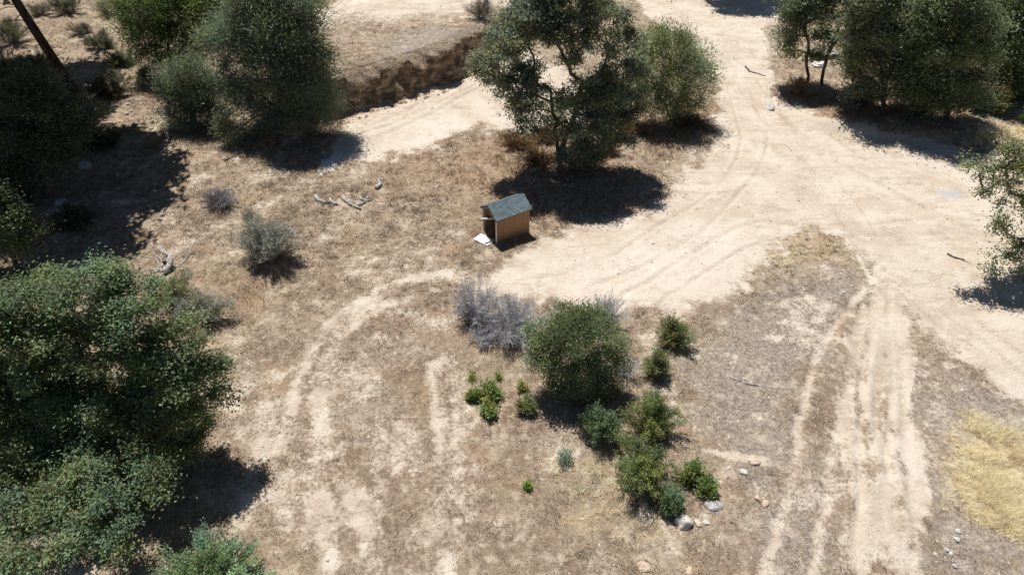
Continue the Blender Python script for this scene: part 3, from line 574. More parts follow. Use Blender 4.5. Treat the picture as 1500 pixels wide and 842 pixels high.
tree('oak_tree', (108, 655), [[(88, 625, 0), (62, 590, 0.2)], [(108, 630, 0), (130, 580, 0.5), (150, 545, 0.6)]],
     [(50, 445, 0.80, 1.15), (135, 425, 0.80, 1.1), (195, 455, 0.50, 1.1), (255, 505, 0.30, 1.05), (300, 555, 0.00, 0.9), (235, 555, 0.00, 1), (160, 500, 0.30, 1.2), (90, 500, 0.30, 1.2), (15, 490, 0.30, 1.2), (30, 580, 0.00, 1.1), (110, 570, 0.00, 1),
      (190, 590, -0.40, 1), (265, 600, -0.60, 0.8), (90, 660, -1.75, 0.9), (30, 660, -0.73, 1), (135, 700, -3.10, 0.85), (190, 660, -2.09, 0.8), (80, 745, -3.85, 0.75), (160, 745, -4.19, 0.6), (-35, 560, 0.00, 1.3), (-45, 650, -0.17, 1.3), (-30, 460, 0.50, 1.2), (318, 575, 0.00, 0.5), (20, 760, -4.10, 0.8), (255, 650, -0.57, 0.75), (290, 630, -0.20, 0.6), (225, 700, -2.93, 0.65), (175, 790, -5.11, 0.5), (100, 800, -5.45, 0.6), (30, 830, -5.95, 0.7), (-30, 740, -2.27, 1.1), (240, 610, -0.20, 0.8), (130, 650, 0.43, 0.8), (60, 700, -0.70, 0.8), (205, 545, -0.6, 0.7), (150, 620, -0.4, 0.8), (170, 600, -1.0, 0.9), (110, 625, -1.2, 0.9), (60, 635, -1.2, 0.9), (200, 615, -1.2, 0.8), (150, 665, -2.0, 0.9), (90, 590, -0.8, 0.9), (230, 665, -1.6, 0.8), (20, 650, -1.4, 0.9), (30, 700, -2.2, 0.9), (120, 690, -2.4, 0.9), (60, 540, -0.3, 0.9), (10, 600, -0.6, 0.9), (215, 640, -0.2, 0.7), (270, 560, -0.5, 0.7), (120, 760, -3.4, 0.7), (60, 700, -2.2, 0.8), (200, 740, -3.0, 0.6), (-40, 830, -5.27, 0.9)],
     'great broad oak overhanging the grass slope beside the pale stump', n_clumps=740, n_leaves=205000, leaf=(0.088, 0.06), col=(0.062, 0.092, 0.052), trunk_r=0.26, spread=0.23, flat_=0.6, seed=25, hollow=0.5)
# pine whose crown rises above the frame and shades the left slope
pb = at(112, 138)
def pine():
    top = on_y(20, 0, pb[1]-0.6); d = unit(top-pb); L = 27.0; rng = np.random.default_rng(31)
    root = link('pine_tree', None, None, pb, 'tall leaning pine with bare dark trunk on the shaded slope', 'tree')
    pts = np.array([d*t*L*np.array([1, 1, 1]) + np.array([0.9*t*t*4, -0.8*t*t*3, 0]) for t in np.linspace(-0.01, 1, 22)]); r = np.linspace(0.36, 0.05, 22)
    V, Fq = tubes(pts[:-1], pts[1:], r[:-1], r[1:], 10); link('trunk', mesh('trunk', V, Fq, [M_PINE], True), root)
    P0, P1, R0, R1, C, O = [], [], [], [], [], []
    for i in range(64):
        t = 0.10+0.9*rng.random() if i > 5 else 0.2+0.05*i; bp = pts[0]+(np.array([np.interp(t, np.linspace(0, 1, 22), pts[:, k]) for k in range(3)])-pts[0])
        a = rng.random()*2*math.pi
        if t < 0.42: l = 1.0+rng.random()*1.2; foliage = False
        else: l = (1.1-t)*7.0+1.6; foliage = True
        o = np.array([math.cos(a), math.sin(a), 0.25]); m = 5; p = bp
        for k in range(m):
            q = bp+o*l*(k+1)/m+np.array([0, 0, 0.25*l*((k+1)/m)**2 if foliage else -0.15*l*((k+1)/m)**2])+rng.normal(size=3)*0.06
            P0.append(p); P1.append(q); R0.append(0.07*(1-k/m)*(l/5)+0.012); R1.append(0.07*(1-(k+1)/m)*(l/5)+0.01); p = q
            if foliage and k >= 1:
                for s in range(5): C.append(q+rng.normal(size=3)*0.45); O.append(o)
    V, Fq = tubes(P0, P1, R0, R1, 5); link('branches', mesh('branches', V, Fq, [M_PINE], True), root, kind='stuff')
    C = np.array(C); n = 22000; k = rng.integers(0, len(C), n); off = rng.normal(size=(n, 3))*0.38
    V, Fq, cc = leaves(C[k]+off, np.full(n, 0.3), np.full(n, 0.10), leaf_cols(n, (0.06, 0.08, 0.06), rng), rng, 0.3, unit(off+0.3*np.array(O)[k]), 0.3)
    link('crown', mesh('crown', V, Fq, [M_LEAF], False, {'col': cc}), root)
pine()
b2 = np.array([-37.0, 37.0, hz(-37, 37)])
tree('oak_tree', None, [[(-36.6, 37.2, 6, 'w'), (-34.5, 37.5, 10.5, 'w')], [(-37, 37.5, 6.5, 'w'), (-36, 41, 11, 'w')]],
     [(-24.2, 35.5, 13.6, 2.0, 'w'), (-27.5, 34.0, 13.2, 2.4, 'w'), (-24.8, 39.5, 13.8, 2.3, 'w'), (-28.5, 38.5, 14, 2.8, 'w'), (-32, 36, 13.5, 3, 'w'), (-26.0, 43.5, 14.2, 2.6, 'w'), (-30, 43, 14.8, 3, 'w'), (-34, 41, 14, 3, 'w'), (-29.5, 31.5, 12.0, 1.6, 'w'), (-33, 32, 12, 2.2, 'w'), (-38, 37, 12, 3, 'w'),
      (-36, 33, 9, 2, 'w'), (-28.2, 47, 15, 2.5, 'w'), (-33, 47, 15, 2.8, 'w'), (-10, 300, -1.5, 0.7), (-30, 250, -0.5, 1.0), (-14, 165, 0.2, 0.9), (-26.5, 37.0, 15.5, 2.2, 'w'), (-31, 39.5, 16.5, 2.8, 'w'), (-28.5, 42, 17, 2.6, 'w')],
     'very tall shady oak rising from the dark left slope below the pine', n_clumps=520, n_leaves=62000, leaf=(0.38, 0.26), col=OAK, trunk_r=0.45, spread=0.55, seed=33, base=b2)
b2 = np.array([-45.0, 55.0, hz(-45, 55)])
tree('oak_tree', None, [[(-45, 55, 7, 'w'), (-42, 56, 11, 'w')]],
     [(-34.5, 54, 12.0, 2.0, 'w'), (-37.5, 53, 12.5, 2.6, 'w'), (-33.5, 51, 13, 2.2, 'w'), (-37, 49, 13.5, 2.6, 'w'), (-41, 52, 13, 3, 'w'), (-41, 57, 13, 3, 'w'), (-45, 55, 13, 3, 'w'), (-36.5, 57.5, 13, 2.2, 'w')],
     'tall oak on the upper left slope behind the leaning pine', n_clumps=300, n_leaves=34000, leaf=(0.38, 0.26), col=OAK, trunk_r=0.4, spread=0.6, seed=34, base=b2)
tree('live_oak', (62, 285), [[(60, 255, 0), (58, 225, 0)], [(64, 260, 0), (85, 235, 0)]],  # extra tree, added to darken the left slope
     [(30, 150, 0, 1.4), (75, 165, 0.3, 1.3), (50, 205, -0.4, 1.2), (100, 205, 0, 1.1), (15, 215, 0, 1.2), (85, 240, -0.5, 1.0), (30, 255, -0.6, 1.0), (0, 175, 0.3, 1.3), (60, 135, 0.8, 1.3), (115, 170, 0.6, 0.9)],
     'low dark live oak added to deepen the shade below the leaning pine', n_clumps=190, n_leaves=30000, leaf=(0.13, 0.08), col=(0.048, 0.062, 0.042), trunk_r=0.16, spread=0.34, seed=37)
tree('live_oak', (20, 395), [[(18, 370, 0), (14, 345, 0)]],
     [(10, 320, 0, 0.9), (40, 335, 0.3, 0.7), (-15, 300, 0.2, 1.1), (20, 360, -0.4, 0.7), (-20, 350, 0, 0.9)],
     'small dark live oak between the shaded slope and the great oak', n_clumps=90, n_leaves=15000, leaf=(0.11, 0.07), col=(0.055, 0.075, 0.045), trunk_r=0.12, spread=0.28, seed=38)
b3 = np.array([21.5, 72.5, hz(21.5, 72.5)])
tree('oak_tree', None, [[(21.5, 72.5, 3.0, 'w'), (21.2, 72.0, 5.0, 'w')]],
     [(19.3, 70.0, 7.2, 1.5, 'w'), (22.0, 70.2, 7.6, 1.6, 'w'), (24.3, 71.0, 7.2, 1.5, 'w'), (20.8, 72.5, 8.2, 1.8, 'w'), (23.3, 73.2, 8.0, 1.8, 'w'), (18.6, 72.3, 7.4, 1.3, 'w'), (25.5, 73, 7.2, 1.3, 'w'), (21.5, 69.3, 6.6, 1.0, 'w')],
     'oak above the road whose leafy shadow falls on bare dirt', n_clumps=170, n_leaves=20000, leaf=(0.2, 0.13), col=OAK, trunk_r=0.2, spread=0.36, seed=35, base=b3)
# dead-looking slim trunk above the bank
tb = at(713, 34)
def snag():
    rng = np.random.default_rng(4); root = link('bare_tree', None, None, tb, 'slim bare tree trunk at the top of the earth bank', 'tree')
    pts = np.array([[0.05*math.sin(i*1.1), 0.03*i, -0.1+i*0.75] for i in range(10)]); r = np.linspace(0.13, 0.03, 10)
    V, Fq = tubes(pts[:-1], pts[1:], r[:-1], r[1:], 8); link('trunk', mesh('trunk', V, Fq, [M_PINE], True), root)
    for i in range(9):
        p = pts[4+i % 5]; a = rng.random()*6.28; d = np.array([math.cos(a), math.sin(a), 0.8]); q = np.array([p+d*0.35*k+rng.normal(size=3)*0.05*(k > 0) for k in range(5)]); rr = np.linspace(0.035, 0.008, 5)
        V, Fq = tubes(q[:-1], q[1:], rr[:-1], rr[1:], 5); link('branch', mesh('branch', V, Fq, [M_PINE], True), root)
snag()

# ------------------------------------------------------------------ shrubs
SG = (0.070, 0.105, 0.048); MAN = (0.085, 0.125, 0.055)
tree('big_shrub', (845, 568), [[(845, 550, 0)], [(835, 555, 0), (812, 530, 0)], [(855, 555, 0), (878, 530, 0)]],
     [(828, 466, 0.2, 0.6), (852, 462, 0.3, 0.5), (795, 488, 0.1, 0.55), (872, 478, 0, 0.7), (845, 500, -0.5, 0.8), (812, 520, -0.3, 0.75), (885, 528, -0.3, 0.7), (850, 545, -0.6, 0.7), (782, 490, 0.4, 0.45), (902, 505, 0.2, 0.45), (840, 488, 0.6, 0.8), (795, 510, 0.1, 0.6), (820, 550, -0.4, 0.6), (880, 555, -0.4, 0.55), (908, 530, 0, 0.4), (835, 570, -0.6, 0.5), (868, 572, -0.6, 0.45), (850, 580, -0.7, 0.4), (808, 552, -0.2, 0.5), (895, 558, -0.3, 0.5), (785, 520, 0.2, 0.45), (828, 575, -0.5, 0.4), (882, 575, -0.5, 0.4)],
     'largest dense green shrub in the row below the dirt yard', cat='shrub', n_clumps=300, n_leaves=52000, leaf=(0.072, 0.036), col=(0.066, 0.10, 0.050), trunk_r=0.06, spread=0.19, flat_=0.9, wisp=1, seed=41, alt=(0.125, 0.12, 0.13), altp=0.16, hollow=0.55)
DEAD = dict(n_leaves=0, twig=M_DEAD, twigs=2600, stem_r=0.018, erect=0.6, pull=0.0)
shrub('dead_shrub', (696, 468), 1.1, 1.65, 'leafless pale violet-grey shrub with upright bare branches', seed=43, stems=70, **DEAD)
shrub('dead_shrub', (752, 490), 1.55, 1.3, 'tangled grey twiggy shrub between leafless shrub and largest green shrub', seed=44, stems=110, ex=1.1, n_leaves=900, leaf=(0.07, 0.03), col=(0.11, 0.13, 0.09), twig=M_DEAD, twigs=3400, stem_r=0.016, pull=0.05)
shrub('dead_brush', (712, 498), 0.85, 0.55, 'low heap of grey dead twigs at foot of leafless shrub', cat='brush', seed=45, stems=60, erect=0.4, n_leaves=0, twig=M_DEAD, twigs=1200, stem_r=0.015, pull=0.05)
shrub('dead_shrub', (885, 480), 1.0, 1.5, 'grey leafless twigs rising behind the largest green shrub', seed=46, stems=70, n_leaves=0, twig=M_DEAD, twigs=2200, stem_r=0.015, pull=0.05)
shrub('dead_shrub', (915, 548), 0.75, 0.95, 'greyish dead twigs fringing the right side of largest shrub', seed=47, stems=60, n_leaves=200, twig=M_DEAD, twigs=700, stem_r=0.012, leaf=(0.06, 0.03), col=(0.1, 0.12, 0.08))
UP = dict(erect=0.75, leaf=(0.10, 0.032), start=0.15)
shrub('shrub', (985, 503), 0.95, 1.25, 'round olive-green shrub standing alone at edge of dirt yard', seed=51, stems=110, n_leaves=9000, col=(0.085, 0.11, 0.05), ex=1.1, alt=(0.17, 0.17, 0.15), altp=0.08, **UP)
shrub('shrub', (962, 550), 0.72, 1.15, 'upright grey-green shrub just below the round olive shrub', seed=52, stems=90, n_leaves=6500, col=(0.085, 0.115, 0.062), alt=(0.17, 0.18, 0.16), altp=0.1, **UP)
shrub('shrub', (880, 640), 0.85, 1.35, 'dark blue-green shrub below the largest shrub', seed=53, stems=110, n_leaves=9000, col=(0.068, 0.105, 0.058), alt=(0.17, 0.18, 0.16), altp=0.06, **UP)
shrub('shrub', (955, 632), 1.15, 1.5, 'taller rear shrub of the touching bright green pair', seed=54, stems=150, n_leaves=14000, col=(0.078, 0.104, 0.048), ex=1.05, **UP)
shrub('shrub', (940, 698), 1.3, 1.6, 'broad front shrub of the touching bright green pair', seed=55, stems=180, n_leaves=19000, col=(0.075, 0.104, 0.046), ex=1.05, **UP)
shrub('shrub', (982, 742), 0.72, 1.05, 'small bluish-green shrub above the white boulder', seed=56, stems=90, n_leaves=7000, col=(0.070, 0.105, 0.060), **UP)
shrub('shrub', (1012, 700), 0.62, 0.7, 'low vivid green leafy plant right of the bright green pair', seed=57, stems=60, n_leaves=2600, col=(0.074, 0.11, 0.042), leaf=(0.11, 0.055), ex=1.2)
shrub('shrub', (1034, 722), 0.5, 0.7, 'low vivid green leafy plant beside the grey slab rock', seed=58, stems=45, n_leaves=2000, col=(0.074, 0.11, 0.042), leaf=(0.11, 0.055))
GRP = 'vivid green leafy sprouts in the dry grass'
for i, (px, py, r, h) in enumerate([(694, 584, 0.42, 0.45), (720, 580, 0.5, 0.55), (717, 606, 0.38, 0.5)]):
    shrub('leafy_plant', (px, py), r, h, ['low vivid green sprout at the western end of leafy clump', 'largest vivid green sprout of the leafy clump in dry grass', 'vivid green sprout nearest the wheel-worn strip in leafy clump'][i], cat='plant', group=GRP, seed=60+i, stems=45, n_leaves=1500, leaf=(0.10, 0.06), col=(0.085, 0.12, 0.042), erect=0.6)
shrub('shrub', (772, 602), 0.48, 0.75, 'small olive upright shrub right of the vivid green leafy clump', seed=64, stems=60, n_leaves=3200, col=(0.09, 0.12, 0.055), **UP)
shrub('shrub', (765, 572), 0.28, 0.45, 'wispy yellow-green seedling just above small olive upright shrub', cat='plant', seed=65, stems=22, n_leaves=500, col=(0.12, 0.15, 0.05), **UP)
shrub('seedling', (692, 556), 0.2, 0.28, 'tiny green seedling farther from the largest shrub', cat='plant', seed=66, stems=22, n_leaves=260, col=(0.10, 0.14, 0.05), **UP)
shrub('seedling', (730, 554), 0.2, 0.28, 'tiny green seedling nearer the largest shrub', cat='plant', seed=67, stems=22, n_leaves=260, col=(0.10, 0.14, 0.05), **UP)
shrub('sage_plant', (826, 675), 0.36, 0.4, 'lone silvery blue-green little plant in matted pale grass', cat='plant', seed=68, stems=40, n_leaves=900, leaf=(0.07, 0.04), col=(0.11, 0.145, 0.13))
shrub('seedling', (772, 712), 0.2, 0.32, 'lone small bright green sprout in reddish dry grass', cat='plant', seed=69, stems=20, n_leaves=320, leaf=(0.08, 0.05), col=(0.08, 0.14, 0.04))
shrub('shrub', (312, 868), 1.55, 1.55, 'bluish-green leafy bush below the great broad oak', seed=70, stems=230, n_leaves=26000, leaf=(0.085, 0.045), col=(0.085, 0.145, 0.085), ex=1.25, alt=(0.2, 0.22, 0.2), altp=0.05)
shrub('shrub', (396, 378), 1.45, 1.75, 'grey-green half-dry shrub among dry grass near the logs', seed=71, pull=0.1, stems=190, n_leaves=17000, leaf=(0.09, 0.032), col=(0.085, 0.10, 0.088), twigs=900, twig=M_DEAD, stem_r=0.013, ex=1.15, alt=(0.20, 0.20, 0.21), altp=0.3)
shrub('shrub', (372, 335), 0.7, 1.3, 'thin upright grey shrub behind the half-dry shrub', seed=72, stems=50, n_leaves=1500, leaf=(0.10, 0.03), col=(0.11, 0.13, 0.10), twigs=400, twig=M_DEAD, stem_r=0.012)
shrub('dead_brush', (322, 302), 1.2, 1.0, 'dark grey tangled mound of dead brush on the slope', cat='brush', seed=73, stems=120, n_leaves=0, twig=M_DARKDEAD, twigs=2200, stem_r=0.014, pull=0.05, erect=0.5, ex=1.1)
shrub('shrub', (300, 462), 1.35, 1.25, 'olive and grey brushy shrub touching the great broad oak', seed=74, stems=150, n_leaves=8500, leaf=(0.10, 0.03), col=(0.09, 0.105, 0.065), twigs=900, twig=M_DEAD, stem_r=0.012, ex=1.2, alt=(0.18, 0.18, 0.19), altp=0.28)
shrub('shrub', (258, 440), 1.1, 1.4, 'olive green brush beneath the pale stump', seed=75, stems=100, n_leaves=6000, leaf=(0.10, 0.03), col=(0.085, 0.105, 0.055), twig=M_DEAD, twigs=300, stem_r=0.012)
shrub('dead_brush', (708, 52), 1.5, 1.4, 'dark dry brush at the foot of the slim bare trunk', cat='brush', seed=76, stems=120, n_leaves=1500, twig=M_DARKDEAD, twigs=1500, stem_r=0.018, leaf=(0.1, 0.05), col=(0.10, 0.085, 0.05))
shrub('shrub', (1455, 166), 0.9, 1.5, 'yellow-green young shrub at the thicket edge', seed=77, stems=70, n_leaves=3600, leaf=(0.12, 0.06), col=(0.14, 0.15, 0.05))
shrub('shrub', (1505, 182), 0.8, 1.0, 'bright green low shrub in straw beyond the sparse oak', seed=78, stems=60, n_leaves=3200, leaf=(0.12, 0.06), col=(0.08, 0.13, 0.045))
shrub('shrub', (1508, 232), 1.2, 1.2, 'rounded green shrub behind the sparse oak', seed=79, stems=80, n_leaves=5000, leaf=(0.12, 0.05), col=(0.08, 0.11, 0.05))
UNDER = 'brush under the roadside thicket'
for i, (px, py, r, h, lb) in enumerate([(1168, 138, 1.1, 1.1, 'dry brown brush around the foot of the slim oak'), (1262, 150, 1.3, 1.5, 'dark brush between leaning oak and many-stemmed oak'), (1345, 168, 1.5, 1.7, 'dark green undergrowth between many-stemmed oak and largest oak'), (1430, 160, 1.3, 1.6, 'grey-green undergrowth beside the yellow-green young shrub')]):
    shrub('undergrowth', (px, py), r, h, lb, cat='brush', group=UNDER, seed=81+i, stems=110, n_leaves=5200 if i else 1800, leaf=(0.13, 0.05), col=[(0.13, 0.10, 0.06), (0.06, 0.07, 0.04), (0.055, 0.075, 0.04), (0.07, 0.09, 0.065)][i], twigs=600, stem_r=0.016)
for i, (px, py, r, h, lb) in enumerate([(30, 175, 2.0, 2.2, 'dark brush in shade below the leaning pine trunk'), (22, 250, 1.6, 1.6, 'dark brush at the foot of the big shady oak'), (2, 330, 1.3, 1.5, 'sunlit green bush at the edge of the shaded slope'), (190, 40, 1.3, 1.2, 'thin grey brush on the upper slope beside the deep green tree'), (70, 130, 2.2, 2.4, 'dark brush added to deepen shade, hiding the foot of the leaning pine'), (118, 182, 2.0, 1.9, 'low dark brush added to deepen the middle of the shade'), (60, 220, 2.2, 2.3, 'dark leafy brush added to deepen shade uphill of the largest bluish rock'), (150, 215, 1.2, 0.9, 'low dark brush added to deepen the right border of the shade'), (28, 300, 1.9, 1.9, 'dark brush added to deepen shade behind the sunlit bush'), (165, 140, 1.7, 1.3, 'dark brush added to deepen the upper border of the shade'), (110, 330, 1.1, 0.8, 'low brush added to deepen shade below the rounded bluish rock'), (15, 135, 2.3, 2.8, 'tall dark brush added to deepen shade under the leaning pine')]):
    shrub('slope_brush', (px, py), r, h, lb, cat='brush', group='brush on the left slope', seed=91+i, stems=130, n_leaves=9000 if i != 3 else 1500, leaf=(0.12, 0.05), col=([(0.06, 0.075, 0.05), (0.05, 0.07, 0.04), (0.075, 0.12, 0.05), (0.08, 0.08, 0.058)]+[(0.042, 0.05, 0.034)]*8)[i], twigs=400, stem_r=0.016)  # darkest brush is added, and enlarged, to deepen the slope's shade
for i, (px, py, r, h, lb) in enumerate([(760, 215, 1.2, 0.9, 'dry brown weeds under the tall spreading oak, on its bench side'), (790, 240, 1.3, 1.0, 'dry brown weeds between the shed and the forked oak trunk'), (850, 245, 1.3, 1.0, 'dry dark weeds on the road side of the forked oak trunk'), (930, 195, 1.2, 0.9, 'dry weeds between the tall oak and the rounded bush'), (800, 205, 1.2, 0.9, 'dry dark weeds just behind the forked oak trunk'), (1010, 182, 1.2, 0.8, 'dry brown weeds at the foot of the rounded bush'), (885, 225, 1.1, 0.9, 'dry weeds under the low right boughs of the tall oak')]):
    shrub('dry_weeds', (px, py), r, h, lb, cat='weeds', group='dry weeds under the tall oak', seed=101+i, stems=150, n_leaves=3000, leaf=(0.12, 0.035), col=(0.075, 0.052, 0.032), twigs=1100, twig=M_DRYSTALK, stem_r=0.012, erect=0.5, ex=1.5, lumps=0.5)
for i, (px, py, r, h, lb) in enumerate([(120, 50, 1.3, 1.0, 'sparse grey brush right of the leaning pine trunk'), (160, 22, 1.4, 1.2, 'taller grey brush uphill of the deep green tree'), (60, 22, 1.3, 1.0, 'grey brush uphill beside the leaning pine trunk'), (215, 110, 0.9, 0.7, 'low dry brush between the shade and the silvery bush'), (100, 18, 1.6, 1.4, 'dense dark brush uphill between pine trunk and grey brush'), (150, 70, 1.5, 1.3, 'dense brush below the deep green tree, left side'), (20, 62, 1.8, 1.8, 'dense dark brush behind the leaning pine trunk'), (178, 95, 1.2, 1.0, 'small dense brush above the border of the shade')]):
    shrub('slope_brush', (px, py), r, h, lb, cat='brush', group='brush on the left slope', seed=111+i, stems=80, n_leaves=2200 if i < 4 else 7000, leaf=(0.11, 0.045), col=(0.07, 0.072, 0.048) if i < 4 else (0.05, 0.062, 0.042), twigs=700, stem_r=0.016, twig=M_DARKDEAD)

# ------------------------------------------------------------------ shed
def wood_material(name, a, b):
    t = NT(name); P = t.obj((30, 30, 2.0)); n = t.noise(P, 1.0, 5, 0.6); ri = t.new('ShaderNodeObjectInfo').outputs['Random']
    c = t.mix(t.smooth(n, 0.3, 0.7), a, b); c = t.mix(t.math('MULTIPLY', ri, 0.22), c, tuple(v*0.55 for v in a)); t.base(c, 0.85); t.bump(n, 0.4, 0.004); return t.m
M_WOOD = wood_material('stained_wood', (0.30, 0.175, 0.088), (0.49, 0.30, 0.16))
M_DWOOD = wood_material('dark_wood', (0.16, 0.095, 0.05), (0.28, 0.18, 0.10))
M_GWOOD = wood_material('grey_wood', (0.30, 0.27, 0.24), (0.52, 0.48, 0.43))
def shingle_material():
    t = NT('asphalt_shingle'); ri = t.new('ShaderNodeObjectInfo').outputs['Random']; n = t.noise(t.obj(), 60, 3)
    c = t.mix(ri, (0.09, 0.125, 0.14), (0.15, 0.19, 0.205)); c = t.mix(t.smooth(n, 0.5, 0.7, 0, 0.5), c, (0.17, 0.21, 0.23)); t.base(c, 0.9); return t.m
M_SHING = shingle_material()
tw = NT('white_paint'); M_WHITE = tw.base(tw.mix(tw.smooth(tw.noise(tw.obj(), 7, 4), 0.5, 0.7, 0, 0.35), (0.80, 0.80, 0.79), (0.60, 0.57, 0.52)), 0.6)
def box(sx, sy, sz, mat, name='box', bev=0.0):
    hx, hy, hz_ = sx/2, sy/2, sz/2
    V = [(-hx, -hy, -hz_), (hx, -hy, -hz_), (hx, hy, -hz_), (-hx, hy, -hz_), (-hx, -hy, hz_), (hx, -hy, hz_), (hx, hy, hz_), (-hx, hy, hz_)]
    return mesh(name, V, [(0, 3, 2, 1), (4, 5, 6, 7), (0, 1, 5, 4), (1, 2, 6, 5), (2, 3, 7, 6), (3, 0, 4, 7)], [mat])
def put(name, me, parent, loc, rot=(0, 0, 0), **k):
    o = link(name, me, parent, loc, **k); o.rotation_euler = rot; return o
def shed():
    near = at(728, 357); right = at(777, 337); b = right-near; L = 2.05; ang = math.radians(32)
    ux = np.array([math.cos(ang), math.sin(ang)]); uy = np.array([-ux[1], ux[0]]); Wd = 1.45
    org = near[:2]+uy*Wd/2; z0 = min(ground_z(*(org+ux*s*L+uy*q*Wd)) for s in (0, 1) for q in (-.5, .5))-0.02
    root = put('shed', None, None, (org[0], org[1], z0), (0, 0, ang), label='small brown wooden shed with slate-blue shingled gable roof and open end', cat='shed')
    H = 1.58; rise = 0.44; pw = 0.14; rr = random.Random(8)
    # local frame: x along the ridge from the open gable (0) to the back (L), y across, z up
    n = 16; pl = L/n; side = box(pl-0.008, 0.022, H, M_WOOD, 'plank')
    for s in (-1, 1):
        for i in range(n): put('plank', side, root, (pl*(i+0.5), s*(Wd/2+rr.uniform(-.003, .003)), H/2))
    nb = 13; pb_ = Wd/nb
    for i in range(nb):
        yy = -Wd/2+pb_*(i+0.5); hh = H+rise*(1-abs(yy)/(Wd/2))-0.04
        put('plank', box(0.022, pb_-0.008, hh, M_WOOD, 'plank'), root, (L-0.02+rr.uniform(-.003, .003), yy, hh/2))
    post = box(0.09, 0.09, H, M_GWOOD, 'post')
    for xx in (0.02, L-0.08):
        for s in (-1, 1): put('post', post, root, (xx+0.03, s*(Wd/2-0.058), H/2-0.002))
    put('corner_trim', box(0.025, 0.10, H-0.01, M_WHITE, 'corner_trim'), root, (-0.014, -Wd/2+0.035, H/2))
    put('header', box(0.06, Wd-0.2, 0.12, M_DWOOD, 'header'), root, (0.05, 0, H-0.07))
    # gable boards above the opening
    for i in range(nb):
        yy = -Wd/2+pb_*(i+0.5); hh = rise*(1-abs(yy)/(Wd/2))-0.05
        if hh > 0.03: put('gable_board', box(0.02, pb_-0.008, hh, M_DWOOD, 'gable_board'), root, (0.03, yy, H+hh/2-0.01))
    put('floor_panel', box(L-0.1, Wd-0.15, 0.05, M_DWOOD, 'floor_panel'), root, (L/2, 0, 0.06))
    for s in (-1, 1): put('side_rail', box(L-0.2, 0.05, 0.08, M_DWOOD, 'side_rail'), root, (L/2, s*(Wd/2-0.04), H*0.55))
    # roof: two decks of shingles
    over = 0.10; sl_ = math.atan2(rise, Wd/2); run = Wd/2+over; slen = run/math.cos(sl_); x0, x1 = -0.08, L+0.08
    sh = box(0.26, 0.24, 0.014, M_SHING, 'shingle')
    for s in (-1, 1):
        mid = slen/2
        deck = put('roof', box(x1-x0, slen, 0.075, M_DWOOD, 'roof'), root, ((x0+x1)/2, s*run/2, H+rise+0.03-math.sin(sl_)*mid), (-s*sl_, 0, 0))
        rows = 7; step = slen/rows; ncol = 9; cw = (x1-x0)/ncol
        for j in range(rows):
            d = slen/2-0.10-step*j if s > 0 else -(slen/2-0.10-step*j)
            for i in range(ncol+(j % 2)):
                xx = x0+cw*(i+0.5-(0.5 if j % 2 else 0)); w = cw-0.01; xc = min(max(xx, x0+0.01+0.0), x1)-(x0+x1)/2
                sx = 1.0
                lo, hi = max(xx-w/2, x0-0.02), min(xx+w/2, x1+0.02); xc = (lo+hi)/2-(x0+x1)/2; sx = (hi-lo)/0.26
                o = put('shingle', sh, deck, (xc, d, 0.050+rr.uniform(0, .003)), (0.035*s*-1 if s > 0 else 0.035, 0, rr.uniform(-.012, .012))); o.scale = (sx, step*1.25/0.24, 1)
    cap = box(0.27, 0.20, 0.014, M_SHING, 'ridge_cap')
    for i in range(9):
        for s in (-1, 1): put('ridge_cap', cap, root, (x0+(x1-x0)*(i+0.5)/9, s*0.085, H+rise+0.075-0.085*math.tan(sl_)+0.014), (-s*sl_, 0.02, 0))
    for s in (-1, 1):
        put('fascia', box(0.03, slen-0.02, 0.09, M_GWOOD, 'fascia'), root, (x0+0.02, s*run/2, H+rise+0.03-math.sin(sl_)*slen/2-0.05), (-s*sl_, 0, 0))
    # white pipe poking out of the opening
    th = np.linspace(0, 2*math.pi, 13)[:-1]
    a = np.array([org[0], org[1], z0])+np.r_[ux*1.2+uy*-0.1, H-0.62]; e = np.array([org[0], org[1], z0])+np.r_[ux*-0.50+uy*0.10, H-0.22]
    V, Fq = tubes([np.zeros(3)], [e-a], [0.055], [0.055], 12)
    V2, F2 = tubes([(e-a)*0.02], [(e-a)*0.995], [0.042], [0.042], 12)
    rim = [(12+i, 12+(i+1) % 12, 24+12+(i+1) % 12, 24+12+i) for i in range(12)]
    link('pipe', mesh('pipe', np.vstack([V, V2]), np.vstack([Fq, F2[:, ::-1]+24, rim]), [M_WHITE], True), None, a, 'white pipe sticking out of the open end of the shed', 'pipe')
    put('pipe_bracket', box(0.05, 0.05, H-0.62-0.1, M_GWOOD, 'pipe_bracket'), root, (1.2, -0.1, (H-0.62)/2-0.02))
    # pale board on the ground before the opening
    c = at(709, 352); bd = box(0.62, 0.95, 0.03, M_WHITE, 'white_board')
    put('white_board', bd, None, (c[0], c[1], ground_z(c[0], c[1])+0.05), (0.02, -0.02, ang+0.35), label='flat white board lying on the ground before the shed opening', cat='board')
    # water tank part inside
    return root
shed()

